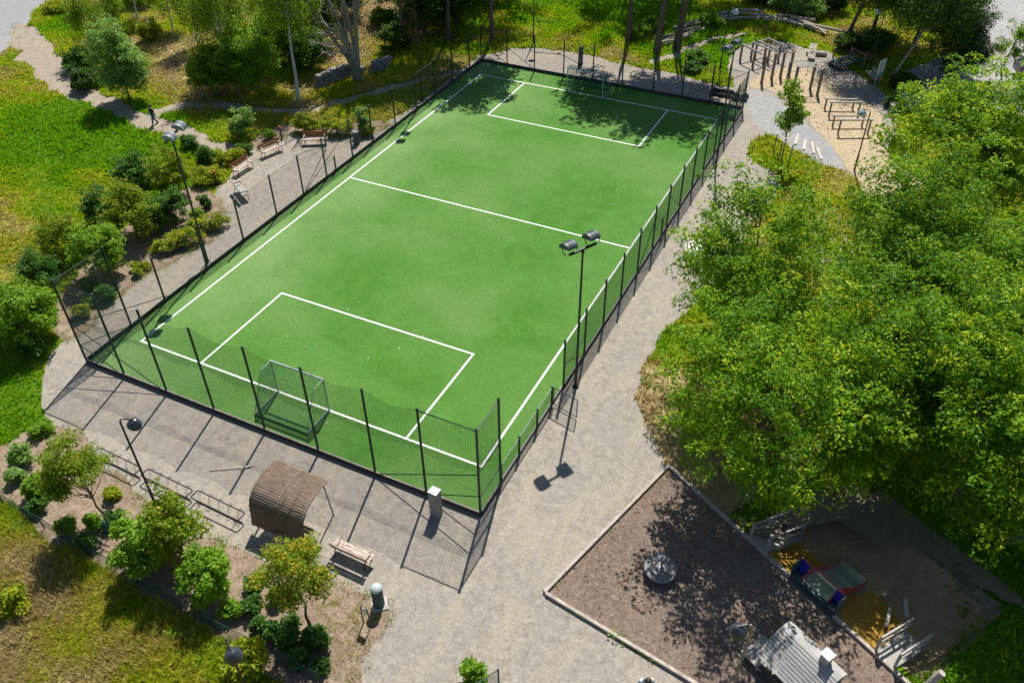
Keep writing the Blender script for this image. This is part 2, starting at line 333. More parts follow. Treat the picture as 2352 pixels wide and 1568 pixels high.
M['car_paint'] = pmat('car_paint', (0.09, 0.10, 0.12), (0.10, 0.11, 0.13), 3, 0.2, 0.6, 0.4, bstr=0.0)
M['car_glass'] = pmat('car_glass', (0.01, 0.015, 0.03), (0.015, 0.02, 0.04), 3, 0.08, 0.7, bstr=0.0)
M['lamp_red'] = pmat('lamp_red', (0.35, 0.02, 0.02), (0.4, 0.03, 0.02), 5, 0.3, 0.5, bstr=0.0)
M['skin'] = pmat('skin', (0.50, 0.33, 0.25), (0.58, 0.39, 0.30), 6, 0.6, 0.3, bstr=0.02)
M['hair'] = pmat('hair', (0.025, 0.017, 0.012), (0.05, 0.034, 0.024), 20, 0.5, 0.4, bstr=0.3)
M['cloth_black'] = pmat('cloth_black', (0.012, 0.013, 0.018), (0.025, 0.026, 0.034), 12, 0.9, 0.1, bstr=0.2)
M['cloth_denim'] = pmat('cloth_denim', (0.045, 0.10, 0.22), (0.075, 0.145, 0.30), 12, 0.9, 0.1, bstr=0.2)
M['cloth_pale'] = pmat('cloth_pale', (0.42, 0.56, 0.62), (0.55, 0.68, 0.72), 10, 0.9, 0.1, bstr=0.2)
M['shoe'] = pmat('shoe', (0.01, 0.01, 0.012), (0.03, 0.03, 0.03), 12, 0.6, 0.3, bstr=0.1)

# ================================================================== SETTING
PX0, PX1, PY0, PY1 = -1.26, 21.235, -2.43, 40.64          # fence line round the pitch
EDGE0 = np.array([27.42, 3.53]); ED = np.array([0.8695, -0.494]); EN = np.array([0.494, 0.8695])   # playground edge: along, away
def sm(x): x = np.clip(x, 0, 1); return x * x * (3 - 2 * x)
def pit_depth(x, y):
    s = (x - EDGE0[0]) * ED[0] + (y - EDGE0[1]) * ED[1]; n = (x - EDGE0[0]) * EN[0] + (y - EDGE0[1]) * EN[1]
    return -0.85 * sm(n / 1.7) * sm((6.6 - n) / 2.2) * sm((s - 4.4) / 0.9) * sm((12.9 - s) / 1.2)

DRY = [(120, 270, 8, -.45), (250, 330, 5, -.5), (60, 470, 6, .04), (40, 600, 6, .08), (200, 470, 4, -.1), (1400, 30, 9, -.45), (1650, 110, 6, -.25), (1800, 70, 6, .05),
       (1340, 100, 5, .35), (1525, 800, 2.2, -.4), (1520, 900, 3, .55), (1600, 1010, 4, .5), (1720, 1080, 4, .35), (40, 860, 3, -.3), (70, 970, 3, -.35),
       (60, 1360, 3, .12), (40, 1510, 3.5, .40), (260, 1420, 5, .0), (420, 1500, 4, .0), (200, 1550, 2, .15), (430, 200, 6, .55), (540, 60, 6, .35), (880, 30, 5, .4), (130, 60, 4, -.2), (390, 110, 4, .3),
       (1880, 420, 3, .12), (1780, 350, 3, -.1), (1950, 480, 4, -.12), (2260, 1450, 6, -.3), (2230, 1300, 4, -.2), (880, 200, 6, .05), (760, 130, 5, .35), (850, 40, 6, .4),
       (660, 270, 4, .3), (820, 260, 5, -.1), (30, 200, 4, .1), (20, 320, 5, .0), (2000, 95, 5, .3)]
DRYG = [(G(u, v).x, G(u, v).y, r, a) for u, v, r, a in DRY]
def dryness(x, y):
    d = 0.40 + 0.30 * (vnoise(x, y, 7.0, 1) - .5) + 0.50 * (vnoise(x, y, 2.2, 2) - .5) + 0.26 * (vnoise(x, y, 0.9, 3) - .5)
    for gx, gy, r, a in DRYG: d = d + a * np.exp(-((x - gx) ** 2 + (y - gy) ** 2) / (r * r))
    return np.clip(d, 0, 1)

def ground_sheet():
    ax = np.concatenate([np.linspace(-620, -90, 12), np.arange(-85, 85, 0.5), np.linspace(90, 620, 12)])
    ay = np.concatenate([np.linspace(-420, -45, 10), np.arange(-40, 130, 0.5), np.linspace(135, 900, 14)])
    X, Y = np.meshgrid(ax, ay, indexing='ij'); nx, ny = X.shape
    V = np.stack([X.ravel(), Y.ravel(), np.zeros(nx * ny)], 1)
    I = np.arange(nx * ny).reshape(nx, ny)
    F = np.stack([I[:-1, :-1], I[1:, :-1], I[1:, 1:], I[:-1, 1:]], -1).reshape(-1, 4)
    dep = pit_depth(V[:, 0], V[:, 1])
    F = F[~(dep[F] < -0.01).any(1)]
    me = bpy.data.meshes.new('ground'); me.from_pydata(V.tolist(), [], F.tolist()); me.update()
    at = me.attributes.new('dry', 'FLOAT', 'POINT'); at.data.foreach_set('value', dryness(V[:, 0], V[:, 1]).astype(np.float32))
    me.materials.append(M['meadow'])
    o = bpy.data.objects.new('ground', me); COL.objects.link(o); tag(o, 'rough meadow ground of green and dry grass', 'ground', kind='structure')
ground_sheet()

BARE = []
def sheet(name, pts, z, mat, label, cat, amp=0.18, step=0.35, seed=0, bare=True, smooth_pts=False, grow=0.0):
    P = np.asarray(pts, float)
    if grow:
        ar = sum(P[i, 0] * P[(i + 1) % len(P), 1] - P[(i + 1) % len(P), 0] * P[i, 1] for i in range(len(P))); sg = 1 if ar > 0 else -1
        T = np.roll(P, -1, 0) - np.roll(P, 1, 0); T /= np.linalg.norm(T, axis=1, keepdims=True); P = P + sg * grow * np.stack([T[:, 1], -T[:, 0]], 1)
    if smooth_pts:                                     # round the corners (Chaikin)
        for _ in range(2):
            Q = np.roll(P, -1, 0); P = np.stack([.75 * P + .25 * Q, .25 * P + .75 * Q], 1).reshape(-1, 2)
    out = []
    for i in range(len(P)):
        a, b = P[i], P[(i + 1) % len(P)]; L = np.hypot(*(b - a)); k = max(1, int(L / step))
        if L > 60: k = max(1, int(L / 4))
        for j in range(k): out.append(a + (b - a) * j / k)
    Q = np.array(out)
    if amp > 0:
        Q[:, 0] += amp * 2 * ((vnoise(Q[:, 0], Q[:, 1], 1.3, 10 + seed) - .5) + .5 * (vnoise(Q[:, 0], Q[:, 1], .45, 20 + seed) - .5))
        Q[:, 1] += amp * 2 * ((vnoise(Q[:, 0], Q[:, 1], 1.3, 30 + seed) - .5) + .5 * (vnoise(Q[:, 0], Q[:, 1], .45, 40 + seed) - .5))
    bm = bmesh.new(); vs = [bm.verts.new((x, y, z)) for x, y in Q]; f = bm.faces.new(vs)
    bmesh.ops.recalc_face_normals(bm, faces=bm.faces)
    if f.normal.z < 0: bmesh.ops.reverse_faces(bm, faces=bm.faces)
    bmesh.ops.triangulate(bm, faces=bm.faces)
    me = bpy.data.meshes.new(name); bm.to_mesh(me); bm.free(); me.materials.append(mat)
    o = bpy.data.objects.new(name, me); COL.objects.link(o); tag(o, label, cat, kind='structure')
    if bare: BARE.append(Q)
    return Q

# roads, lots, paths
sheet('road_shoulder', G2([(-260, 300), (0, 128), (60, 75), (80, 30), (115, 0), (170, -60), (-300, -60)]), 0.004, M['gravel_grey'], 'pale gravel shoulder beside the asphalt road', 'gravel', 0.2, seed=1)
sheet('road', G2([(-300, 300), (0, 91), (101, 0), (160, -55), (-300, -55)]), 0.008, M['asphalt'], 'grey asphalt road crossing the top left corner', 'road', 0.0, step=2)
def pathstrip(name, mid, width, z, mat, label, seed):
    P = np.array(mid, float); L = []; Rr = []
    wd = width if hasattr(width, '__len__') else [width] * len(P)
    for i in range(len(P)):
        t = P[min(i + 1, len(P) - 1)] - P[max(i - 1, 0)]; t /= np.hypot(*t); nn = np.array([-t[1], t[0]])
        L.append(P[i] + nn * wd[i] * .43); Rr.append(P[i] - nn * wd[i] * .43)
    return sheet(name, L + Rr[::-1], z, mat, label, 'path', 0.42, 0.25, seed, smooth_pts=True)
pathstrip('footpath', G2([(45, 55), (75, 110), (110, 155), (160, 200), (220, 232), (290, 258), (352, 282), (420, 312), (500, 335), (575, 352), (640, 365)]), [2.2, 3.6, 3.6, 2.6, 2.3, 2.2, 2.2, 1.7, 1.5, 1.7, 2], 0.005, M['path'], 'worn pale dirt path curving down the meadow', 2)
pathstrip('side_path', G2([(345, 262), (390, 246), (440, 238), (500, 240), (570, 250), (640, 258), (700, 252), (780, 235), (860, 212), (940, 190), (1010, 175), (1075, 158)]), [1.4, 1.5, 1.3, 1.4, 1.3, 1.2, 1.1, 1.0, .9, .9, 1.0, 1.2], 0.0065, M['path'], 'narrow dirt trail running towards the far pitch corner', 3)
pathstrip('hill_trail', G2([(1495, 150), (1545, 128), (1600, 108), (1660, 85), (1720, 76)]), [1.0, 1.1, .9, .7, .5], 0.0055, M['path'], 'short dirt trail through the grass behind the pitch', 4)
sheet('parking_lot', G2([(2205, -60), (2222, 0), (2235, 60), (2232, 105), (2150, 135), (2080, 165), (2055, 205), (2070, 245), (2160, 285), (2300, 300), (2800, 300), (2900, -60)]), 0.004, M['lot'], 'grey gravel parking lot in the top right corner', 'parking lot', 0.25, seed=5)

plaza = [(790, 1640), (795, 1568), (812, 1500), (850, 1455), (872, 1410), (840, 1385), (760, 1355), (690, 1330), (600, 1315), (560, 1290), (480, 1255), (400, 1225), (335, 1180), (285, 1130), (240, 1090),
         (200, 1040), (165, 1003), (125, 985), (100, 958), (93, 915), (98, 880), (118, 825), (140, 790), (175, 765), (205, 735), (232, 700), (262, 668), (305, 642), (340, 620), (380, 600), (430, 578), (480, 542), (505, 510), (510, 488),
         (500, 470), (488, 452), (500, 430), (520, 420), (530, 395), (545, 375), (560, 350), (585, 340), (598, 318), (620, 300), (680, 300), (700, 318), (760, 318), (800, 312), (850, 304), (890, 282), (935, 252), (980, 222), (1030, 184), (1075, 152), (1098, 128),
         (1130, 124), (1180, 112), (1230, 110), (1300, 118), (1350, 126), (1400, 140), (1450, 152), (1500, 160), (1560, 172), (1610, 184), (1660, 198), (1685, 200), (1680, 180), (1668, 160), (1672, 135), (1690, 112), (1730, 100), (1800, 95),
         (1860, 112), (1905, 120), (1935, 150), (1960, 165), (1990, 185), (2035, 215), (2060, 250), (2060, 300), (2010, 420), (1960, 400), (1930, 392), (1880, 372), (1840, 350), (1800, 328), (1765, 313), (1740, 316),
         (1724, 338), (1728, 368), (1770, 392), (1800, 430), (1760, 470), (1720, 520), (1690, 600), (1640, 660), (1570, 720), (1530, 752), (1505, 790), (1478, 835), (1463, 880), (1460, 915), (1480, 965), (1502, 1010), (1525, 1050),
         (1537, 1075), (1250, 1364), (1600, 1580), (1700, 1660)]
sheet('gravel_yard', G2(plaza), 0.009, M['gravel'], 'pale trodden gravel yard all round the pitch', 'gravel', 0.17, 0.3, 6)
sheet('gravel_mound', G2([(1712, 205), (1760, 208), (1800, 245), (1850, 285), (1900, 330), (1935, 372), (1930, 390), (1880, 370), (1840, 348), (1800, 326), (1765, 311), (1735, 300), (1716, 250)]), 0.012, M['gravel_grey'], 'grey loose gravel bank beside the exercise area', 'gravel', 0.25, seed=7, smooth_pts=True)
CHIPS = sheet('woodchip_bed', G2([(1719, 190), (1740, 172), (1770, 160), (1815, 154), (1860, 160), (1895, 178), (1930, 205), (1975, 225), (2010, 245), (2035, 290), (2030, 360), (2120, 420), (2200, 460), (2100, 520), (2000, 470), (1960, 405), (1932, 370), (1915, 335), (1880, 305), (1845, 265), (1800, 222), (1760, 205), (1730, 205)]), 0.016, M['chips'], 'yellow woodchip surface under the exercise equipment', 'woodchips', 0.15, seed=8, smooth_pts=True)
sheet('planting_soil', G2([(20, 1030), (70, 1000), (125, 990), (165, 1008), (200, 1045), (240, 1095), (285, 1135), (335, 1185), (400, 1228), (480, 1258), (560, 1293), (600, 1318), (690, 1332), (760, 1358), (838, 1388), (868, 1412), (848, 1456), (806, 1502), (792, 1568), (785, 1640), (730, 1600), (640, 1525), (500, 1432), (350, 1345), (200, 1268), (100, 1195), (30, 1120)]), 0.0125, M['soil'], 'bare brown soil of the planting bed by the bike racks', 'soil', 0.3, seed=9, grow=.45)
sheet('border_soil', G2([(150, 780), (185, 762), (210, 735), (236, 700), (266, 668), (308, 642), (345, 620), (385, 600), (435, 578), (482, 545), (508, 512), (512, 488), (500, 468), (470, 440), (440, 430), (400, 445), (330, 500), (260, 560), (200, 620), (150, 690), (128, 740)]), 0.0135, M['soil'], 'brown soil of the shrub border left of the pitch', 'soil', 0.25, seed=10, grow=.35)
sheet('bench_soil', G2([(575, 335), (600, 318), (622, 296), (690, 285), (780, 290), (850, 280), (890, 285), (850, 306), (800, 314), (760, 320), (700, 320), (680, 303), (640, 318), (600, 342)]), 0.0125, M['soil'], 'soil strip behind the curved row of benches', 'soil', 0.2, seed=11, grow=.35)
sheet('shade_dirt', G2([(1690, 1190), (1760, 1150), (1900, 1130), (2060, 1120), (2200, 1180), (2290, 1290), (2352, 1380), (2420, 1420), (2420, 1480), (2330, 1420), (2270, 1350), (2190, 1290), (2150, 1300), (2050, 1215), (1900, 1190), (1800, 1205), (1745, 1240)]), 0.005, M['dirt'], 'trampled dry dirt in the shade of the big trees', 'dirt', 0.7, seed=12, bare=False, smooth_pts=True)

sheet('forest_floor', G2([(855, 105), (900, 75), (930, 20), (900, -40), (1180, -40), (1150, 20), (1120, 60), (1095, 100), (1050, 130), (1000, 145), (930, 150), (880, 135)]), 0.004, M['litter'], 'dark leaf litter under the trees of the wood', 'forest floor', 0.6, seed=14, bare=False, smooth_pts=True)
sheet('bare_patch', G2([(1850, 470), (1905, 455), (1950, 500), (1965, 580), (1960, 680), (1930, 720), (1890, 680), (1870, 600), (1850, 540)]), 0.0045, M['path'], 'worn dusty patch in the grass between the maples', 'dirt', 0.6, seed=15, bare=False, smooth_pts=True)
# bark playground, its timber edging and the sunken sand pit
def ep(s, n): return EDGE0 + ED * s + EN * n
pl_left = G2([(1250, 1363)])[0]; pl_bot = G2([(1590, 1568)])[0]; d2 = (pl_bot - pl_left) / np.hypot(*(pl_bot - pl_left))
PLAY = np.array([ep(0, 0), pl_left, pl_left + d2 * 9, ep(16, -5.5), ep(16, 0)])
sheet('bark_playground', PLAY, 0.018, M['bark'], 'brown bark surface of the playground', 'bark', 0.0, seed=13)
def edging(a, b, lab):
    mb = MB(); L = np.hypot(*(b - a)); k = int(L / 3.0) + 1
    for i in range(k):
        p = a + (b - a) * i / k; q = a + (b - a) * (i + 0.997) / k
        mb.bar((p[0], p[1], 0.07), (q[0], q[1], 0.07), 0.13, 0.17)
    tag(mb.build('timber_edging', M['wood_edge']), lab, 'edging', 'timber edging boards round the playground')
edging(ep(0, 0), pl_left, 'pale timber edging between gravel path and bark, upper left side')
edging(pl_left + d2 * 0.07, pl_left + d2 * 9, 'pale timber edging between gravel yard and bark, lower left side')
edging(ep(0.07, 0), ep(15, 0), 'weathered timber edging in the shade beside the sand pit')

def pit():
    s = np.arange(3.4, 14.01, 0.2); n = np.arange(-0.02, 7.9, 0.2)
    S, Nn = np.meshgrid(s, n, indexing='ij')
    X = EDGE0[0] + ED[0] * S + EN[0] * Nn; Y = EDGE0[1] + ED[1] * S + EN[1] * Nn
    Z = pit_depth(X, Y); Zb = Z + 0.008 + 0.05 * (vnoise(X, Y, .8, 77) - .5) * (Z < -.2)
    V = np.stack([X.ravel(), Y.ravel(), Zb.ravel()], 1); nx, ny = X.shape; I = np.arange(nx * ny).reshape(nx, ny)
    F = np.stack([I[:-1, :-1], I[1:, :-1], I[1:, 1:], I[:-1, 1:]], -1).reshape(-1, 4)
    fc = np.stack([S.ravel()[F].mean(1), Nn.ravel()[F].mean(1), Z.ravel()[F].mean(1)], 1)
    jit = vnoise(V[F].mean(1)[:, 0], V[F].mean(1)[:, 1], 1.0, 78) * 0.9
    slope = (fc[:, 1] < 2.0 + .5 * (fc[:, 0] > 8.9) + .25 * jit) & (fc[:, 0] > 5.5) & (fc[:, 0] < 11.0)
    bank = (fc[:, 2] > -0.02 - .30 * jit) & ~slope
    rim = (fc[:, 2] > -0.30 - .3 * jit) & ~slope & ~bank
    for nm, k, mt, lab, ct in (('rubber_slope', slope, M['ochre'], 'smooth ochre rubber slope under the slide', 'slope'), ('pit_bank', bank, M['meadow'], 'grassy bank round the sunken sand pit', 'bank'), ('sand_pit', ~slope & ~rim & ~bank, M['sand'], 'brown sand floor of the sunken pit by the slide', 'sand'), ('pit_rim', rim, M['dirt'], 'trodden dirt rim round the sand pit', 'dirt')):
        me = bpy.data.meshes.new(nm); me.from_pydata(V.tolist(), [], F[k].tolist()); me.update(); me.materials.append(mt); me.shade_smooth()
        bm = bmesh.new(); bm.from_mesh(me); bmesh.ops.delete(bm, geom=[v for v in bm.verts if not v.link_faces], context='VERTS')
        bmesh.ops.recalc_face_normals(bm, faces=bm.faces); bm.to_mesh(me); bm.free()
        o = bpy.data.objects.new(nm, me); COL.objects.link(o); tag(o, lab, ct, kind='structure')
pit()
PITPOLY = np.array([ep(4.4, -.1), ep(12.0, -.1), ep(12.4, 2), ep(11.8, 4.4), ep(9, 5.9), ep(6, 5.9), ep(4.4, 4.5)]); BARE.append(PITPOLY)

# pitch
PITCH = np.array([(PX0, PY0), (PX1, PY0), (PX1, PY1), (PX0, PY1)])
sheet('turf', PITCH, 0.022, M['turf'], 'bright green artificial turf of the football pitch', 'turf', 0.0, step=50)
def line(mb, a, b, wd=0.11):
    a = np.array(a, float); b = np.array(b, float); t = (b - a) / np.hypot(*(b - a)); nn = np.array([-t[1], t[0]]) * wd / 2
    mb.add([(*(a - nn), 0.027), (*(b - nn), 0.027), (*(b + nn), 0.027), (*(a + nn), 0.027)], [(0, 1, 2, 3)])
LW, LL, BD, BX0, BX1 = 20.0, 38.106, 6.529, 4.026, 16.125; h_ = 0.055
mb = MB()
line(mb, (-h_, 0), (LW + h_, 0)); line(mb, (-h_, LL), (LW + h_, LL)); line(mb, (0, h_), (0, LL - h_)); line(mb, (LW, h_), (LW, LL - h_)); line(mb, (h_, LL / 2), (LW - h_, LL / 2))
for y0, y1, e in ((0, BD, 1), (LL, LL - BD, -1)):
    line(mb, (BX0, y0 + e * h_), (BX0, y1 - e * h_)); line(mb, (BX1, y0 + e * h_), (BX1, y1 - e * h_)); line(mb, (BX0 - h_, y1), (BX1 + h_, y1))
tag(mb.build('pitch_lines', M['white_line']), 'white boundary, halfway and penalty lines on the turf', 'markings', kind='structure')

# ================================================================== FENCES
def chain(mb, L, z0, z1, sp=0.095, r=0.0040, x0=0.0, y=0.0):
    H = z1 - z0; segs = []
    c = -H + sp / 2
    while c < L:
        a0 = max(0, -c); a1 = min(H, L - c)
        if a1 > a0:
            segs.append(((x0 + c + a0, y, z0 + a0), (x0 + c + a1, y, z0 + a1)))
            segs.append(((x0 + c + a0, y, z1 - a0), (x0 + c + a1, y, z1 - a1)))
        c += sp
    segs += [((x0, y, z0), (x0 + L, y, z0)), ((x0, y, z1), (x0 + L, y, z1)), ((x0, y, (z0 + z1) / 2), (x0 + L, y, (z0 + z1) / 2))]
    mb.wires(segs, r)
def ropenet(mb, x0, x1, z0, ztop, sag, sp=0.125, r=0.0055):
    n = max(2, int(round((x1 - x0) / sp))); xs = [x0 + (x1 - x0) * i / n for i in range(n + 1)]
    top = [ztop - sag * 4 * ((x - x0) / (x1 - x0)) * (1 - (x - x0) / (x1 - x0)) + random.uniform(-.015, .015) for x in xs]
    bot = [z0 + random.uniform(-.05, .05) + 0.12 * math.sin(x * 1.7) for x in xs]
    segs = [((x, 0.03, b), (x, 0.03, tt)) for x, b, tt in zip(xs, bot, top)]
    rows = int((ztop - z0) / sp)
    for k in range(rows + 1):
        f = k / rows
        for i in range(n): segs.append(((xs[i], .03, bot[i] + (top[i] - bot[i]) * f), (xs[i + 1], .03, bot[i + 1] + (top[i + 1] - bot[i + 1]) * f)))
    mb.wires(segs, r)
    mb.wires([((xs[i], .03, top[i]), (xs[i + 1], .03, top[i + 1])) for i in range(n)], 0.008)
_postmesh = {}
def post(root, x, h, y=0.0, r=0.055):
    k = (round(h, 2), r)
    if k not in _postmesh:
        mb = MB().tube([(0, 0, 0), (0, 0, h)], r, 8); mb.lathe([(r * 1.15, h - .02), (r * 1.15, h + .03), (r * .6, h + .05)], 8)
        o = mb.build('post', M['steel_green'], smooth=True); _postmesh[k] = o.data
    else:
        o = bpy.data.objects.new('post', _postmesh[k]); COL.objects.link(o)
    o.parent = root; o.location = (x, y, 0)
def part(root, name, mat, fn, smooth=False):
    mb = MB(); fn(mb); return mb.build(name, mat, root, smooth)
def kick(root, x0, x1, y=0.10, h=0.26):
    mb = MB(); mb2 = MB(); k = max(1, int((x1 - x0) / 3))
    for i in range(k):
        a = x0 + (x1 - x0) * i / k; b = x0 + (x1 - x0) * (i + .995) / k; dz = random.uniform(-.012, .012)
        mb.box(((a + b) / 2, y, h / 2 + dz), (b - a, 0.07, h)); mb2.box(((a + b) / 2, y, h + dz + .008), (b - a, .072, .012))
    mb.build('kickboard', M['wood_board'], root); mb2.build('board_cap', M['board_edge'], root)

random.seed(4)
# tall ball-stop fence behind the near goal
f = empty('ball_stop_fence', (PX0, PY0, 0), 'tall dark green ball-stop fence with rope netting behind the near goal', 'fence')
ts = [0, 2.6, 5.36, 8.31, 11.3, 14.3, 17.32, 19.89, 22.49]; HT = 5.12
for x in ts: post(f, x, HT)
part(f, 'chain_link', M['wire_green'], lambda mb: chain(mb, 22.49, 0.08, 3.0))
for a, b in zip(ts[:-1], ts[1:]):
    end = a == 0 or b == 22.49
    part(f, 'rope_net', M['net_dark'], lambda mb: ropenet(mb, a + .03, b - .03, 2.62, HT - .05, 0.05 if end else 0.32))
kick(f, 0, 22.49, -0.02)
part(f, 'top_rail', M['steel_green'], lambda mb: mb.tube([(0, 0, HT - .08), (2.6, 0, HT - .08)], .025))
part(f, 'top_rail', M['steel_green'], lambda mb: mb.tube([(19.89, 0, HT - .08), (22.49, 0, HT - .08)], .025))
for a, za, b in ((0, 2.6, 5.36), (0, 1.3, 2.6), (22.49, 2.6, 17.32), (22.49, 1.3, 19.89)):
    part(f, 'brace', M['steel_green'], lambda mb: mb.tube([(a, -.05, za), (b, -.05, .12)], .024))
# its two return wings
wl = empty('fence_wing', (PX0, PY0, 0), 'tall green fence panel turning the corner at the left end of the ball-stop fence', 'fence', R_(90))
post(wl, 3.05, HT); part(wl, 'chain_link', M['wire_green'], lambda mb: chain(mb, 3.0, 0.08, 3.0, x0=0.03))
part(wl, 'rope_net', M['net_dark'], lambda mb: ropenet(mb, .05, 3.0, 2.62, HT - .05, .05))
for z in (HT - .08, 2.6): part(wl, 'rail', M['steel_green'], lambda mb: mb.tube([(0.05, 0, z), (3.05, 0, z)], .025))
part(wl, 'brace', M['steel_green'], lambda mb: mb.tube([(0, .05, 2.35), (6.0, .05, .2)], .022))
part(wl, 'brace', M['steel_green'], lambda mb: mb.tube([(0, .05, 1.1), (3.05, .05, .15)], .022))
wr = empty('fence_wing', (PX1, PY0, 0), 'tall green fence panel turning the corner at the right end of the ball-stop fence', 'fence', R_(90))
post(wr, 1.87, HT); part(wr, 'chain_link', M['wire_green'], lambda mb: chain(mb, 1.8, 0.08, 3.0, x0=0.03))
part(wr, 'rope_net', M['net_dark'], lambda mb: ropenet(mb, .05, 1.84, 2.62, HT - .05, .04))
for z in (HT - .08, 2.6, 1.15): part(wr, 'rail', M['steel_green'], lambda mb: mb.tube([(0.05, 0, z), (1.87, 0, z)], .025))
kick(wr, 0.1, 1.87, -0.02)

# left side fence
f = empty('chain_link_fence', (PX0, PY0 + 3.05, 0), 'long dark chain-link fence along the left touchline beside the benches', 'fence', R_(90))
by = [G(*p).y for p in [(376, 693), (472, 619), (557, 556), (634, 498), (695, 451), (750, 411), (810, 366), (855.5, 331), (905, 291), (953, 254), (998, 221), (1037, 191), (1073, 161)]]
LLf = PY1 - PY0 - 3.05
for y in by: post(f, y - PY0 - 3.05, 2.95)
part(f, 'chain_link', M['net_dark'], lambda mb: chain(mb, LLf, 0.08, 2.92, 0.10, 0.0032))
kick(f, -3.0, LLf, 0.02)
for i in (6, 9): part(f, 'top_rail', M['steel_green'], lambda mb: mb.tube([(by[i] - PY0 - 3.05, 0, 2.85), (by[i + 1] - PY0 - 3.05, 0, 2.85)], .02))
for a, b, z in ((6, 8, 2.2), (6, 4, 2.4), (5, 4, 1.8)): part(f, 'brace', M['steel_green'], lambda mb: mb.tube([(by[a] - PY0 - 3.05, .04, z), (by[b] - PY0 - 3.05, .04, .15)], .02))
xx = by[5] - PY0 - 3.05 + 1.05
post(f, xx, 1.15)
part(f, 'rail', M['galv'], lambda mb: mb.tube([(xx, 0, 1.1), (xx - 1.0, 0, 1.05)], .022)); part(f, 'rail', M['galv'], lambda mb: mb.tube([(xx, 0, .3), (xx - 1.0, 0, .15)], .022))

# far fence
f = empty('chain_link_fence', (PX0, PY1, 0), 'dark chain-link fence behind the far goal', 'fence')
fx = [0] + [G(*p).x - PX0 for p in [(1168, 150), (1232, 160), (1295.5, 175), (1363.5, 186), (1431, 197.5), (1502, 211), (1568, 222.5), (1632, 235)]] + [PX1 - PX0]
for x in fx: post(f, x, 3.02)
part(f, 'chain_link', M['net_dark'], lambda mb: chain(mb, PX1 - PX0, 0.08, 2.98, 0.12, 0.0026))
kick(f, 0, PX1 - PX0, -0.02)
part(f, 'top_rail', M['steel_green'], lambda mb: mb.tube([(0, 0, 2.9), (fx[1], 0, 2.9)], .022))
part(f, 'top_rail', M['steel_green'], lambda mb: mb.tube([(fx[-2], 0, 2.9), (fx[-1], 0, 2.9)], .022))
for a, b, z in ((0, 2, 2.9), (0, 1, 1.6), (9, 7, 2.9), (9, 8, 1.6)): part(f, 'brace', M['steel_green'], lambda mb: mb.tube([(fx[a], .04, z), (fx[b], .04, .15)], .024))

# right side fence and the low fence with its open gate
GY = 6.23
f = empty('chain_link_fence', (PX1, GY, 0), 'long green chain-link fence along the right touchline beside the gravel path', 'fence', R_(90))
LR = PY1 - GY; sp_ = LR / 13
for i in range(13): post(f, i * sp_, 2.98)
part(f, 'chain_link', M['wire_green'], lambda mb: chain(mb, LR, 0.08, 2.95, 0.085, 0.0034))
kick(f, 0, LR, -0.02, 0.22)
for a, b, z in ((0, 1, 1.6), (12.9, 12, 2.4), (5, 6, 2.3), (5, 4, 2.3), (6, 7, 2.2)): part(f, 'brace', M['steel_green'], lambda mb: mb.tube([(a * sp_, -.04, z), (b * sp_, -.04, .15)], .022))
for q_ in (0, 5): part(f, 'rail', M['steel_green'], lambda mb: mb.tube([(q_ * sp_, 0, 1.2), ((q_ + 1) * sp_, 0, 1.2)], .02))
post(f, 5.6 * sp_, 1.25, -0.02)
f = empty('low_fence', (PX1, PY0 + 1.87, 0), 'low green mesh fence with steel rails between the tall corner and the gate', 'fence', R_(90))
ly = [0.08, 1.85, 3.75, 5.4]
for x in ly: post(f, x, 1.2)
part(f, 'chain_link', M['wire_green'], lambda mb: chain(mb, 5.3, 0.1, 1.15, 0.085, 0.0028, x0=.08))
part(f, 'top_rail', M['galv'], lambda mb: mb.tube([(.08, 0, 1.17), (5.4, 0, 1.17)], .022))
part(f, 'bottom_rail', M['galv'], lambda mb: mb.tube([(.08, 0, .14), (5.4, 0, .14)], .02))
kick(f, 0, 6.7, 0.03, 0.18)
g = empty('gate', (PX1 + .03, PY0 + 1.87 + 5.42, 0), 'small steel framed mesh gate standing open onto the gravel path', 'gate', R_(-14))
part(g, 'frame', M['steel_green'], lambda mb: mb.tube([(0.06, 0, .12), (0.06, 0, 1.22)], .026).tube([(1.42, 0, .12), (1.42, 0, 1.22)], .026).tube([(.06, 0, .12), (1.42, 0, .12)], .024).tube([(.06, 0, 1.22), (1.42, 0, 1.22)], .024))
part(g, 'mesh', M['wire_green'], lambda mb: chain(mb, 1.36, .14, 1.2, .085, .0028, x0=.06))

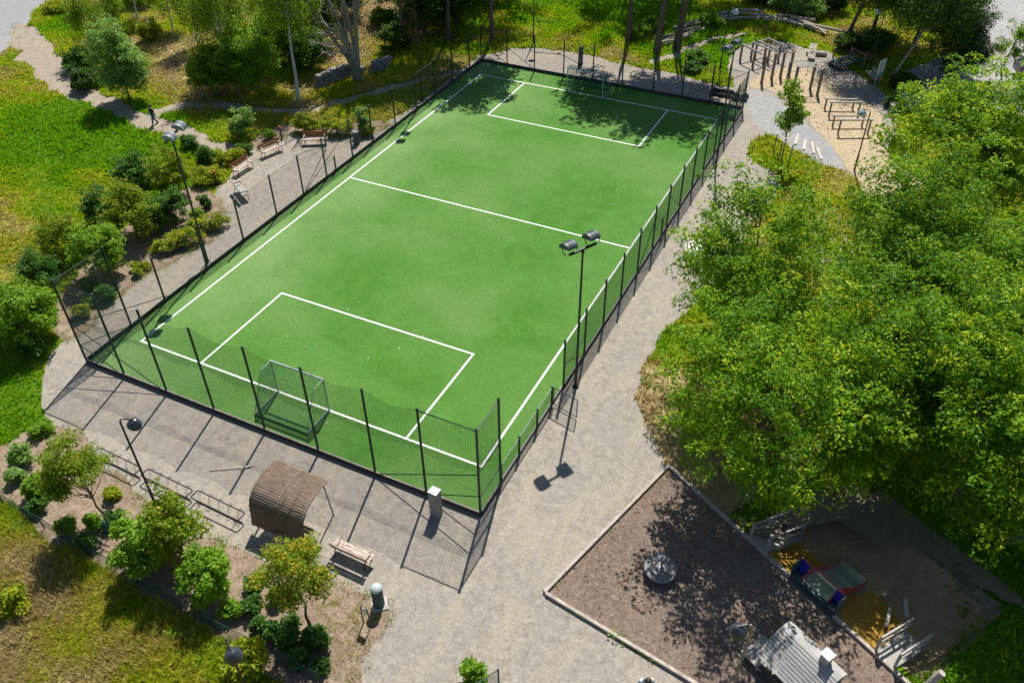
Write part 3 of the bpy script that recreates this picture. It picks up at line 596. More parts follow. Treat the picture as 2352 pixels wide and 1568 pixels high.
# ================================================================== GOALS
def goal(loc, rz, label):
    r = empty('goal', loc, label, 'goal', rz, 'small football goals at both ends of the pitch')
    W2 = 1.5; Ht = 2.0; D = 1.75; T = 0.75
    part(r, 'goal_post', M['alu'], lambda mb: mb.tube([(-W2, 0, 0), (-W2, 0, Ht)], .04, 8), True)
    part(r, 'goal_post', M['alu'], lambda mb: mb.tube([(W2, 0, 0), (W2, 0, Ht)], .04, 8), True)
    part(r, 'crossbar', M['alu'], lambda mb: mb.tube([(-W2 - .04, 0, Ht), (W2 + .04, 0, Ht)], .045, 8), True)
    for s in (-1, 1):
        part(r, 'net_support', M['alu'], lambda mb: mb.tube([(s * W2, 0, Ht), (s * W2, T * .9, Ht - .02), (s * W2, T + .12, Ht - .18), (s * W2, D, .06)], .02))
        part(r, 'side_bar', M['alu'], lambda mb: mb.tube([(s * W2, 0, .05), (s * W2, D, .05)], .035))
    part(r, 'back_bar', M['steel_green'], lambda mb: mb.tube([(-W2, D, .05), (W2, D, .05)], .03))
    mb = MB(); segs = []; sp = 0.11; prof = [(0, Ht), (T, Ht - .06), (T + .1, Ht - .25)]
    k = int(Ht / sp)
    for i in range(1, k + 1): prof.append((T + .1 + (D - T - .25) * (i / k) ** 1.0 + .12 * math.sin(math.pi * i / k), (Ht - .25) * (1 - i / k) + .03))
    nx = int(2 * W2 / sp)
    for i in range(nx + 1):
        x = -W2 + 2 * W2 * i / nx
        for (a, za), (b, zb) in zip(prof[:-1], prof[1:]): segs.append(((x, a, za), (x, b, zb)))
    dense = [(prof[0][0] + (prof[1][0] - prof[0][0]) * j / 6, Ht) for j in range(7)] + prof[1:]
    for a, za in dense: segs.append(((-W2, a, za), (W2, a, za)))
    for s in (-1, 1):
        for i in range(1, k):
            z = Ht * i / k; y1 = T + (D - T) * (1 - z / Ht); segs.append(((s * W2, 0, z), (s * W2, y1, z)))
        for j in range(1, int(D / sp)):
            y = j * sp; zt = Ht if y < T else Ht * (D - y) / (D - T); segs.append(((s * W2, y, .03), (s * W2, y, zt)))
    mb.wires(segs, 0.0065); mb.build('net', M['net_goal'], r)
goal((10.40, -0.02, 0.022), R_(180), 'small football goal with green net in front of the tall near fence')
goal((9.36, 36.95 + 0.9, 0.022), 0, 'small football goal with green net at the far shaded end of the pitch')

# ================================================================== FLOODLIGHTS AND LAMPS
def floodlight(loc, label, rz, tilt, mat):
    r = empty('floodlight_mast', loc, label, 'floodlight', rz, 'floodlight masts round the pitch')
    part(r, 'mast', M['steel_dark'], lambda mb: mb.tube([(0, 0, 0), (0, 0, 1.2), (0, 0, 1.25), (0, 0, 4.5), (0, 0, 8.0)], [.075, .075, .06, .055, .045], 10), True)
    part(r, 'base_plate', M['steel_dark'], lambda mb: mb.lathe([(.17, 0), (.17, .05), (.10, .08), (.09, .3)], 12))
    part(r, 'crossarm', M['steel_dark'], lambda mb: mb.bar((-.75, 0, 8.0), (.75, 0, 8.0), .09, .09).tube([(0, 0, 7.8), (0, 0, 8.05)], .07, 8))
    for s in (-1, 1):
        hd = MB(); Mx = Matrix.Translation((s * .62, .22, 8.28)) @ Matrix.Rotation(tilt, 4, 'X')
        prof = [(.34 * math.cos(a), .27 * math.sin(a)) for a in [math.pi * i / 10 for i in range(11)]]
        vs = []; x0, x1 = -.27, .27
        for x in (x0, x0 + .08, -.06, .06, x1 - .08, x1):
            k = 1.0 if abs(x) < .26 else .97
            vs += [Mx @ Vector((x, y * k, z * k - .05)) for y, z in prof]
        fs = [(i * 11 + q, i * 11 + q + 1, (i + 1) * 11 + q + 1, (i + 1) * 11 + q) for i in range(5) for q in range(10)]
        fs += [tuple(range(11)), tuple(55 + q for q in range(11))]
        hd.add(vs, fs)
        for xr in (-.07, .07):
            hd.tube([Mx @ Vector((xr, y * 1.03, z * 1.03 - .05)) for y, z in prof], .012, 5)
        h = hd.build('lamp_head', mat, r, True, 30)
        part(h, 'glass', M['glass_lamp'], lambda mb: mb.add([Mx @ Vector(p) for p in ((x0 + .02, -.32, -.055), (x1 - .02, -.32, -.055), (x1 - .02, .32, -.055), (x0 + .02, .32, -.055))], [(0, 1, 2, 3)]))
        part(r, 'bracket', M['steel_dark'], lambda mb: mb.tube([(s * .62 - .3, 0, 8.0), (s * .62 - .36, .1, 8.1), Mx @ Vector((-.34, 0, 0))], .02).tube([(s * .62 + .3, 0, 8.0), (s * .62 + .36, .1, 8.1), Mx @ Vector((.34, 0, 0))], .02))
    return r
floodlight(G(1322, 888), 'floodlight mast with two grey heads beside the open gate', R_(62), R_(-14), M['lamp_grey'])
floodlight(G(477.5, 603), 'floodlight mast with two silver heads rising from the yellow hedge', R_(-70), R_(-14), M['lamp_silver'])
floodlight(G(970.5, 236), 'floodlight mast behind the far left fence, heads out of frame', R_(-75), R_(-14), M['lamp_grey'])
floodlight(G(1643.5, 382), 'floodlight mast with two grey heads near the tyres and far corner', R_(78), R_(-14), M['lamp_grey'])

def street_lamp(loc, H, ang, mat, label, tilt=20, reach=0.5, polemat='steel_dark'):
    r = empty('street_lamp', loc, label, 'lamp', ang, 'single-arm park lamps')
    part(r, 'pole', M[polemat], lambda mb: mb.tube([(0, 0, 0), (0, 0, 1.1), (0, 0, 1.15), (0, 0, H)], [.07, .065, .05, .04], 9), True)
    part(r, 'arm', M[polemat], lambda mb: mb.tube([(0, 0, H - .15), (0, 0, H), (.06, 0, H + .10), (.18, 0, H + .14), (reach, 0, H + .08)], [.035, .035, .033, .03, .028], 8), True)
    Mt = Matrix.Rotation(R_(tilt), 3, 'Y')
    hd = part(r, 'lamp_head', mat, lambda mb: mb.lathe([(.02, .24), (.07, .23), (.10, .19), (.20, .12), (.27, .0), (.285, -.10), (.27, -.12)], 18, (reach + .02, 0, H - .14), Mt), True)
    part(hd, 'diffuser', M['glass_lamp'], lambda mb: mb.lathe([(.25, -.125), (.24, -.15), (.12, -.19)], 16, (reach + .02, 0, H - .14), Mt), True)
    return r
street_lamp(G(360, 1164), 5.1, R_(28), M['lamp_blue'], 'black park lamp leaning over the bike racks', 25)
street_lamp((18.35, -13.28, 0), 4.8, R_(-28), M['lamp_blue'], 'black park lamp at the bottom edge above the bright green shrub', 15, 0.5)
street_lamp((32.62, -5.75, 0), 4.6, R_(212), M['lamp_blue'], 'blue-grey park lamp beside the wooden playhouse roof', 20, 0.42, 'bark_grey')
street_lamp(G(1653, 165), 5.1, R_(2), M['lamp_pale'], 'park lamp with pale head in front of the log pile', 10)
street_lamp(G(1999, 154), 4.7, R_(205), M['lamp_pale'], 'park lamp with pale head among the dark trees', 10)
street_lamp(G(1962, 392), 4.15, R_(160), M['lamp_pale'], 'park lamp with pale head beside the wooden hurdles', 15)
street_lamp((27.0, -11.0, 0), 4.6, R_(50), M['lamp_pale'], 'park lamp with pale dome just showing at the bottom edge', 10)
street_lamp(G(1225, 101), 5.5, R_(10), M['lamp_blue'], 'tall dark park lamp behind the far fence, its head out of frame', 10)

# ================================================================== FURNITURE
def bench(loc, rz, label, seatmat, backmat, group=None):
    r = empty('park_bench', loc, label, 'bench', rz, group)
    for i, y in enumerate((-.22, -.06, .10)): part(r, 'seat_slat', M[seatmat], lambda mb: mb.box((0, y, .45), (1.8, .135, .04)))
    for z, y in ((.62, .215), (.78, .26)):
        part(r, 'back_slat', M[backmat], lambda mb: mb.box((0, y, z), (1.8, .035, .135), M=Matrix.Rotation(R_(-14), 3, 'X')))
    for s in (-.72, .72):
        part(r, 'leg_frame', M['steel_dark'], lambda mb: mb.tube([(s, -.25, 0), (s, -.20, .2), (s, -.26, .42), (s, .16, .42), (s, .20, .55), (s, .28, .85)], .024, 6)
             .tube([(s, .28, 0), (s, .18, .22), (s, .14, .42)], .024, 6))
        part(r, 'armrest', M['steel_dark'] if seatmat != 'wood_bench' else M['wood_bench'], lambda mb: mb.tube([(s, -.26, .42), (s, -.25, .64)], .018, 6).box((s, -.02, .66), (.06, .52, .035)))
    return r
bg_ = 'benches in a curve beside the pitch'
bench((-5.05, 22.15, 0), R_(30), 'brown wooden bench backing onto the yellow-green hedge, nearest the litter bin', 'wood_bench', 'wood_red', bg_)
bench((-6.95, 19.6, 0), R_(72), 'brown wooden bench in half shade beside the red-capped bollard, second from the litter bin', 'wood_bench', 'wood_red', bg_)
bench((-7.1, 16.7, 0), R_(88), 'brown wooden bench in tree shade facing the pitch, between two others', 'wood_bench', 'wood_red', bg_)
bench((-5.0, 14.0, 0), R_(149), 'greyed weathered bench seen from behind, nearest the left fence of the pitch', 'wood_weather', 'wood_weather', bg_)
bench((17.65, -6.5, 0), R_(179), 'whitened wooden bench with armrests beside the slatted shelter', 'wood_bench', 'wood_bench')

# slatted shelter with curved roof
r = empty('shelter', (14.48, 0, 0), 'brown slatted wooden shelter with curved roof beside the bike racks', 'shelter')
prof = [(-5.05, 2.24), (-5.5, 2.27), (-5.95, 2.24), (-6.3, 2.14), (-6.6, 1.96), (-6.82, 1.70), (-6.94, 1.40), (-6.98, 1.05), (-7.02, .7), (-7.10, .35)]
dense = []
for (a, za), (b, zb) in zip(prof[:-1], prof[1:]):
    for j in range(4): dense.append((a + (b - a) * j / 4, za + (zb - za) * j / 4))
dense.append(prof[-1])
acc = [0]
for p, q in zip(dense[:-1], dense[1:]): acc.append(acc[-1] + math.hypot(q[0] - p[0], q[1] - p[1]))
def at_len(L): return np.interp(L, acc, [p[0] for p in dense]), np.interp(L, acc, [p[1] for p in dense])
def slats(mb):
    k = 30; st = acc[-1] / k
    for i in range(k):
        a = at_len(i * st); b = at_len(i * st + st * .80); c = Vector((random.uniform(-.01, .01), (a[0] + b[0]) / 2, (a[1] + b[1]) / 2)); t = Vector((0, b[0] - a[0], b[1] - a[1]))
        ang = math.atan2(t.z, t.y); mb.box(c, (2.68, t.length, .028), M=Matrix.Rotation(ang, 3, 'X'))
part(r, 'roof_slats', M['wood_roof'], slats)
for x in (-1.28, 0, 1.28): part(r, 'rib', M['galv'], lambda mb: mb.tube([(x, p[0] + .02 * (p[1] < 2), p[1] - .055) for p in dense], .028, 6))
for x in (-1.2, 1.2):
    part(r, 'front_post', M['galv'], lambda mb: mb.tube([(x, -5.05, 0), (x, -5.25, 2.2)], .032, 8))
    part(r, 'rear_post', M['galv'], lambda mb: mb.tube([(x, -6.93, 0), (x, -6.93, .9)], .04, 8))
part(r, 'bench_seat', M['wood_roof'], lambda mb: mb.box((0, -6.5, .46), (2.4, .14, .04)).box((0, -6.33, .46), (2.4, .14, .04)))
part(r, 'bolts', M['alu'], lambda mb: [mb.box((x, p[0] - 0, p[1] + .017), (.03, .03, .012)) for x in (-1.28, 0, 1.28) for p in [at_len((i + .4) * acc[-1] / 30) for i in range(17)]])

# bike racks
def rack(x0, label):
    r = empty('bike_rack', (x0, -6.82, 0), label, 'bike rack', R_(-2), 'low tube bike racks in a row')
    L = 2.62
    def loop(y, z0, z1): return [(0.08, y, z0), (0, y, z0 + .04), (0, y, z1 - .04), (.08, y, z1), (L - .08, y, z1), (L, y, z1 - .04), (L, y, z0 + .04), (L - .08, y, z0), (.08, y, z0)]
    part(r, 'frame', M['steel_dark'], lambda mb: mb.tube([(.08, .12, .42), (L - .08, .12, .42), (L, .08, .42), (L, -.28, .42), (L - .08, -.32, .42), (.08, -.32, .42), (0, -.28, .42), (0, .08, .42), (.08, .12, .42)], .030, 6)
         .tube([(.3, -.32, .42), (.3, -.30, .1), (.3, -.1, .03)], .02, 6).tube([(L - .3, -.32, .42), (L - .3, -.30, .1), (L - .3, -.1, .03)], .02, 6).tube([(0.05, -.1, .02), (L - .05, -.1, .02)], .02, 6))
    for i in range(5):
        x = .25 + i * (L - .5) / 4
        part(r, 'wheel_holder', M['steel_dark'], lambda mb: [mb.tube([(x + d, .12, .42), (x + d, .20, .50), (x + d, .16, .56), (x + d, .0, .52), (x + d, -.1, .25), (x + d, -.1, .02)], .008, 5) for d in (-.04, .04)])
rack(4.25, 'low black bike rack farthest left, behind the lamp pole')
rack(7.15, 'low black bike rack in the middle of three, at the foot of the leaning lamp')
rack(9.95, 'low black bike rack nearest the slatted shelter')

# bins, bollards, cabinet, sign
def lathe_thing(name, loc, label, cat, parts, group=None, n=20):
    r = empty(name, loc, label, cat, 0, group)
    for nm, mt, prof in parts: part(r, nm, M[mt], lambda mb: mb.lathe(prof, n), True)
    return r
r = lathe_thing('litter_bin', (19.72, -7.82, 0.05), 'tall dark cylinder litter bin with pale domed lid on a concrete slab', 'litter bin',
    [('bin_body', 'panel_dark', [(.215, 0), (.225, .03), (.22, .88), (.205, .9)]), ('bin_neck', 'lamp_blue', [(.18, .9), (.18, 1.0)]), ('bin_lid', 'bin_lid', [(.235, 1.0), (.24, 1.03), (.21, 1.09), (.13, 1.15), (.04, 1.17)])])
part(r, 'ring', M['steel_dark'], lambda mb: mb.lathe([(.224, .62), (.229, .66), (.224, .70)], 20))
tag(MB().box((19.72, -7.80, .03), (.62, .62, .06), R_(40)).build('concrete_slab', M['concrete']), 'square concrete slab under the domed litter bin', 'slab')
lathe_thing('litter_bin', (-2.35, 23.4, 0), 'grey metal litter bin with ring top behind the left fence', 'litter bin', [('bin_body', 'panel_dark', [(.21, 0), (.23, .05), (.23, .85), (.2, .86)]), ('bin_rim', 'galv', [(.17, .86), (.24, .87), (.24, .98), (.19, 1.0), (.13, .97)])])
for p, lab in (((-7.5, 14.45, 0), 'black bollard with red cap in front of the yellow-green shrubs'), ((-7.65, 21.6, 0), 'black bollard with red cap behind the second bench')):
    lathe_thing('bollard', p, lab, 'bollard', [('bollard_post', 'steel_dark', [(.10, 0), (.10, .04), (.065, .08), (.06, .8), (.085, .83), (.09, .98)]), ('bollard_cap', 'red_cap', [(.10, .98), (.10, 1.03), (.06, 1.07)])], 'red-capped bollards', 14)
r = empty('utility_cabinet', (19.52, -3.12, 0), 'slim grey metal cabinet column outside the near fence', 'cabinet', R_(-4))
part(r, 'body', M['galv'], lambda mb: mb.box((0, 0, .72), (.40, .36, 1.44)))
part(r, 'lid', M['alu'], lambda mb: mb.box((0, 0, 1.455), (.43, .39, .03)))
part(r, 'door_panel', M['galv'], lambda mb: mb.box((0, -.187, .75), (.32, .012, 1.2)))
r = empty('notice_board', (19.78, -8.72, 0), 'small black framed notice board on two legs beside the domed bin', 'sign', R_(-6))
part(r, 'frame', M['steel_dark'], lambda mb: mb.tube([(-.17, 0, 0), (-.17, 0, 1.02), (-.13, 0, 1.1), (.13, 0, 1.1), (.17, 0, 1.02), (.17, 0, 0)], .024, 8))
part(r, 'panel', M['sign_white'], lambda mb: mb.box((0, 0, .9), (.29, .02, .30)))
part(r, 'header', M['lamp_blue'], lambda mb: mb.box((0, -.012, 1.02), (.27, .008, .06)))
# rake left on the gravel
r = empty('wooden_rake', (9.35, -5.39, .04), 'long wooden rake lying on the gravel by the shelter', 'rake', math.atan2(.93, 1.5))
part(r, 'handle', M['wood_pale'], lambda mb: mb.tube([(0, 0, 0), (1.62, 0, .01)], .02, 6))
part(r, 'rake_head', M['wood_pale'], lambda mb: mb.bar((1.32, -.02, .02), (1.78, .06, .02), .07, .05).bar((1.36, -.16, 0.02), (1.62, .02, .02), .04, .04))
# stone seam / old cable by the far fence
mb = MB().tube([G(1215, 115, .02), G(1230, 120, .02), G(1260, 123, .02), G(1285, 125, .04), G(1288, 121, .06), G(1280, 123, .03), G(1300, 130, .02), G(1318, 140, .02), G(1330, 149, .02)], .03, 6)
tag(mb.build('hose', M['rubber']), 'dark hose lying looped on the gravel behind the far goal', 'hose')
r = empty('dark_pillar', (6.67, 43.5, 0), 'tall narrow dark panel standing on the gravel behind the far goal', 'pillar', R_(72))
part(r, 'panel', M['panel_dark'], lambda mb: mb.box((0, 0, .8), (.55, .08, 1.5))); part(r, 'foot', M['steel_dark'], lambda mb: mb.box((0, 0, .04), (.5, .2, .08)))
r = empty('marker_post', (19.14, 44.3, 0), 'pale grey post beside the tyres and the path', 'post')
part(r, 'shaft', M['galv'], lambda mb: mb.lathe([(.09, 0), (.085, 1.75), (.05, 1.83)], 10)); part(r, 'band', M['lamp_grey'], lambda mb: mb.lathe([(.092, 1.5), (.092, 1.6)], 10))
# tyres
tyre_xy = [(18.45, 43.02), (19.05, 43.07), (19.65, 43.12), (18.5, 42.36), (19.13, 42.31), (19.68, 42.34), (20.22, 42.7), (20.85, 42.9), (20.3, 42.1), (20.9, 42.2)]
tyre_lab = ['black tyre farthest left in the back row of tyres', 'black tyre second in the back row of tyres', 'black tyre third in the back row of tyres', 'black tyre farthest left in the front row of tyres', 'black tyre second in the front row of tyres', 'black tyre third in the front row of tyres', 'black tyre fourth in the back row, behind the fence mesh', 'black tyre at the right end of the back row', 'black tyre fourth in the front row, behind the fence mesh', 'black tyre at the right end of the front row, next to the path']
t0 = MB().lathe([(.16, .03), (.25, 0), (.30, .05), (.31, .11), (.30, .17), (.25, .22), (.16, .19), (.15, .15), (.15, .06), (.16, .03)], 22)
t0.f = t0.f[:-2]
t0 = t0.build('tyre', M['rubber'], None, True, 60)
for i, (x, y) in enumerate(tyre_xy):
    o = t0 if i == 0 else t0.copy()
    if i: COL.objects.link(o)
    o.location = (x, y, 0.01); o.rotation_euler = (R_(random.uniform(-6, 6)), R_(random.uniform(-6, 6)), random.random()); tag(o, tyre_lab[i], 'tyre', 'old tyres in two rows behind the far corner')
# yellow drum
r = empty('jump_drum', (23.93, 20.0, 0), 'round cream and yellow drum platform half hidden under the tree', 'drum')
part(r, 'drum_side', M['drum'], lambda mb: mb.lathe([(.86, .06), (.90, .08), (.90, .50), (.88, .52)], 36), True); part(r, 'drum_top', M['drum_top'], lambda mb: mb.lathe([(.87, .52), (.86, .545), (.3, .55)], 36), True)
part(r, 'drum_base', M['wood_board'], lambda mb: mb.lathe([(.82, 0), (.82, .06)], 30))

# ================================================================== EXERCISE AREA
def E(x, y): return (1684.1 + x / 7.2, 72.6 + y / 7.2)
def EG(x, y, z): return G(*E(x, y), z)
def wpost(r, p, h, nm='post', rad=.075):
    p = Vector(p); rad *= 1.3; part(r, nm, M['wood_post'], lambda mb: mb.lathe([(rad * 1.05, 0), (rad, h * .5), (rad, h - .02), (rad * .75, h)], 10, (p.x, p.y, 0)), True)
def beams(q0, label):
    H = 1.35
    T = [EG(x, y, H) for x, y in q0]        # A near-left end, A far end, B near-left, B far
    r = empty('parallel_bars', (0, 0, 0), label, 'climbing frame', 0, 'wooden parallel bars')
    a0, a1, b0, b1 = T
    for s, e in ((a0, a1), (b0, b1)): part(r, 'long_beam', M['wood_weather'], lambda mb: mb.tube([s, e], .075, 8))
    cs = [a0.lerp(a1, .02), a0.lerp(a1, .68), b0.lerp(b1, .02), b0.lerp(b1, .68)]
    for i, j in ((0, 2), (1, 3)): part(r, 'cross_beam', M['wood_weather'], lambda mb: mb.tube([cs[i] - Vector((0, 0, .1)), cs[j] - Vector((0, 0, .1))], .065, 8))
    for p in cs: wpost(r, p, H - .04)
beams([(150, 215), (470, 370), (330, 175), (645, 320)], 'wooden parallel bar frame on the left, nearest the floodlight')
beams([(400, 150), (725, 300), (570, 105), (900, 260)], 'wooden parallel bar frame on the right, nearest the log pile')
r = empty('pull_up_bars', (0, 0, 0), 'row of four wooden posts with steel pull-up bars between them', 'pull-up bars')
pp = [EG(550, 405, 2.2), EG(715, 360, 2.15), EG(860, 345, 2.1), EG(1003, 335, 2.0)]
for p in pp: wpost(r, p, p.z, rad=.085)
for (a, b), z in zip(zip(pp[:-1], pp[1:]), (2.0, 1.85, 1.75)): part(r, 'steel_bar', M['galv'], lambda mb: mb.tube([(a.x, a.y, z), (b.x, b.y, z)], .022, 6))
r = empty('arched_ladder', (0, 0, 0), 'arched steel ladder on four dark wooden posts with hanging rope', 'climbing frame')
q = [EG(955, 500, 2.1), EG(1075, 595, 2.05), EG(1360, 555, 2.0), EG(1483, 645, 2.0)]
for p in q: part(r, 'post', M['wood_board'] if False else M['wood_post'], lambda mb: mb.lathe([(.11, 0), (.11, 2.05), (.07, 2.1)], 10, (p.x, p.y, 0)), True)
def arc(a, b, n=9): return [Vector((a.x + (b.x - a.x) * i / n, a.y + (b.y - a.y) * i / n, 1.95 + .32 * math.sin(math.pi * i / n))) for i in range(n + 1)]
A1, A2 = arc(q[0], q[2]), arc(q[1], q[3])
part(r, 'ladder_rail', M['alu'], lambda mb: mb.tube(A1, .035, 6)); part(r, 'ladder_rail', M['alu'], lambda mb: mb.tube(A2, .035, 6))
for i in range(1, 9): part(r, 'rung', M['alu'], lambda mb: mb.tube([A1[i], A2[i]], .022, 5))
for z in (.5, .9, 1.3, 1.65): part(r, 'rung', M['galv'], lambda mb: mb.tube([(q[2].x, q[2].y, z), (q[3].x, q[3].y, z)], .018, 5))
mid = (A1[5] + A2[5]) / 2
part(r, 'rope', M['wood_red'], lambda mb: mb.tube([mid, mid - Vector((0, 0, .9))], .02, 5).lathe([(.06, -.04), (.06, .04)], 8, mid - Vector((0, 0, .95))))
def hurdle(a, b, h, label):
    r = empty('hurdle', (0, 0, 0), label, 'hurdle', 0, 'low wooden hurdles')
    a = EG(*a, h); b = EG(*b, h)
    part(r, 'beam', M['wood_weather'], lambda mb: mb.bar(a - (b - a) * .0, b, .13, .09))
    for t in (.06, .93): p = a.lerp(b, t); wpost(r, p, h - .03, 'leg', .05)
hurdle((1520, 1112), (2050, 1120), .80, 'lower wooden hurdle of the far pair')
hurdle((1602, 1172), (2150, 1168), 1.1, 'higher wooden hurdle of the far pair')
hurdle((1650, 1395), (2210, 1393), .80, 'lower wooden hurdle of the near pair, behind the park lamp')
hurdle((1755, 1462), (2325, 1460), 1.1, 'higher wooden hurdle of the near pair, nearest the big trees')
# sit-up bench
r = empty('sit_up_bench', (23.92, 53.3, 0), 'whitened slatted sit-up bench tilted over a log', 'exercise bench', R_(8))
def sit(mb):
    for i in range(11):
        t = i / 10; y = -.85 + 1.8 * t; z = .28 + .5 * t
        if 3 <= i <= 6: mb.box((-.22, y, z), (.14, .14, .04)).box((.22, y, z), (.14, .14, .04)).box((0, y + .04, z), (.3, .05, .03))
        else: mb.box((0, y, z), (.62, .145, .04))
part(r, 'slatted_board', M['wood_pale'], sit)
part(r, 'frame', M['wood_weather'], lambda mb: mb.bar((-.24, -.9, .24), (-.24, .95, .75), .06).bar((.24, -.9, .24), (.24, .95, .75), .06))
part(r, 'log_support', M['driftwood'], lambda mb: mb.tube([(-.45, .35, .2), (1.25, .55, .22)], .17, 10))
part(r, 'leg', M['wood_weather'], lambda mb: mb.box((0, -.75, .13), (.5, .1, .26)))
r = empty('inclined_bench', (26.85, 52.55, 0), 'dark double-plank inclined bench with high post frame in the shade', 'exercise bench', R_(48))
for y in (-.42, .42): part(r, 'plank', M['panel_dark'], lambda mb: mb.bar((-1.2, y, .3), (1.1, y, .62), .62, .06))
for y in (-.8, .8): wpost(r, (1.15, y, 0), 1.15)
part(r, 'crossbar', M['wood_post'], lambda mb: mb.tube([(1.15, -.8, 1.05), (1.15, .8, 1.05)], .05, 8)); part(r, 'foot', M['wood_board'], lambda mb: mb.bar((-1.15, -.7, .14), (-1.15, .7, .14), .12, .28))
r = empty('stub_post', (25.62, 54.04, 0), 'short thin post between the tilted bench and the dark bench', 'post'); wpost(r, (0, 0, 0), .8, 'shaft', .05); part(r, 'cap', M['galv'], lambda mb: mb.lathe([(.055, .8), (.055, .84)], 8))
bench((29.3, 50.4, 0), R_(-62), 'greyed wooden bench in the shade beside the white information sign', 'wood_weather', 'wood_weather')
r = empty('information_sign', (29.8, 48.8, 0), 'white information sign with teal foot on two steel legs at the woodchip area', 'sign', R_(68))
for s in (-.4, .4): part(r, 'leg', M['galv'], lambda mb: mb.tube([(s, 0, 0), (s, 0, 2.4)], .035, 8))
part(r, 'panel', M['sign_white'], lambda mb: mb.box((0, -.04, 1.75), (.98, .03, 1.3))); part(r, 'panel_foot', M['sign_teal'], lambda mb: mb.box((0, -.06, 1.22), (.96, .012, .26)))
part(r, 'text_lines', M['lamp_grey'], lambda mb: [mb.box((-.1, -.06, 2.15 - i * .11), (.55 - .06 * (i % 3), .008, .025)) for i in range(7)])
# timber steps on the gravel bank
def T30(x, y): return (1764 + x / 4, y / 4)
for i, (a, b) in enumerate([((165, 1285), (190, 1210)), ((250, 1328), (275, 1238)), ((327, 1378), (345, 1290)), ((420, 1412), (400, 1310)), ((490, 1468), (447, 1360))]):
    A = G(*T30(*a), .05); B = G(*T30(*b), .05)
    tag(MB().bar(A, B, .16, .12).build('timber_step', M['wood_pale']), ['pale timber step half behind the young tree', 'pale timber step second from the young tree', 'pale timber step in the middle of the five on the bank', 'pale timber step fourth from the young tree', 'pale timber step farthest right on the gravel bank'][i], 'step', 'timber steps on the gravel bank')
# blue sack-like barrel
lathe_thing('water_barrel', (31.6, 44.6, 0), 'dark blue barrel half behind the leaves beside the woodchips', 'barrel', [('barrel_body', 'lamp_blue', [(.30, 0), (.36, .2), (.37, .5), (.33, .78)]), ('barrel_rim', 'steel_dark', [(.34, .78), (.35, .82), (.30, .84)])])
# log pile
logs = MB
rl = random.Random(7)
trail = [(11.2, 50.6), (11.9, 51.9), (12.6, 54.0), (13.3, 56.4), (14.0, 58.4), (15.5, 59.9), (17.5, 60.5), (19.5, 60.8), (21.2, 60.7), (22.8, 60.0), (24.3, 59.2)]
tl = np.array(trail); seg = np.concatenate([[0], np.cumsum(np.hypot(*np.diff(tl, axis=0).T))])
def trail_at(t): return np.array([np.interp(t * seg[-1], seg, tl[:, 0]), np.interp(t * seg[-1], seg, tl[:, 1])])
NLOG = 40
for i in range(NLOG):
    t = (i + .5) / NLOG; p = trail_at(t); d = trail_at(min(1, t + .03)) - trail_at(max(0, t - .03)); d /= np.hypot(*d)
    a = math.atan2(d[1], d[0]) + rl.uniform(-.5, .5); L = rl.uniform(1.6, 3.4) * (1.1 if 8 < i < 26 else .9); rad = rl.uniform(.07, .17) if i < 32 else rl.uniform(.11, .22)
    off = rl.uniform(-.75, .75); z = rad + (.22 if i % 3 == 0 else .02) + rl.uniform(0, .15)
    c = np.array([p[0] - d[1] * off, p[1] + d[0] * off]); dx, dy = math.cos(a) * L / 2, math.sin(a) * L / 2; bend = rl.uniform(-.25, .25)
    mb = MB().tube([(c[0] - dx, c[1] - dy, z), (c[0] - dy * bend, c[1] + dx * bend, z + .05), (c[0] + dx, c[1] + dy, z + rl.uniform(-.05, .12))], [rad, rad * .92, rad * .7], 8)
    o = mb.build('log', M['driftwood'], None, True)
    where = 'left end of the log barrier by the tree trunks' if i < 9 else 'bend of the log barrier' if i < 17 else 'long middle stretch of the log barrier behind the lamp' if i < 29 else 'thick heap at the right end of the log barrier'
    tag(o, ('bare grey branch in the ' if rad < .11 else 'bare grey log in the ') + where, 'log', 'logs laid in a long barrier')
# dry stone wall
r2 = random.Random(3); mb = MB(); mb2 = MB()
def stones(mb, pts, rows):
    for (x0, y0), (x1, y1) in zip(pts[:-1], pts[1:]):
        L = math.hypot(x1 - x0, y1 - y0); a = math.atan2(y1 - y0, x1 - x0)
        for k in range(rows):
            s = -.1
            while s < L:
                wd = r2.uniform(.45, .85); h = r2.uniform(.3, .42); t = (s + wd / 2) / L
                c = Vector((x0 + (x1 - x0) * t, y0 + (y1 - y0) * t + k * .18, k * .34 + h / 2))
                m = Matrix.Rotation(a + r2.uniform(-.12, .12), 3, 'Z') @ Matrix.Rotation(r2.uniform(-.1, .1), 3, 'X')
                hx, hy, hz = wd / 2 * .95, .26, h / 2
                vs = [c + m @ Vector((x * hx * r2.uniform(.82, 1), y * hy * r2.uniform(.8, 1), z * hz * r2.uniform(.85, 1))) for z in (-1, 1) for x, y in ((-1, -1), (1, -1), (1, 1), (-1, 1))]
                mb.add(vs, [(3, 2, 1, 0), (4, 5, 6, 7), (0, 1, 5, 4), (1, 2, 6, 5), (2, 3, 7, 6), (3, 0, 4, 7)]); s += wd
stones(mb, [(-10.7, 30.0), (-10.4, 31.4), (-9.8, 33.0), (-9.3, 33.4)], 3); stones(mb2, [(-8.2, 34.2), (-7.7, 35.4)], 3)
tag(mb.build('stone_wall', M['stone']), 'dry stone wall left of the bare grey tree', 'wall'); tag(mb2.build('stone_wall', M['stone']), 'short dry stone wall right of the bare grey tree', 'wall')

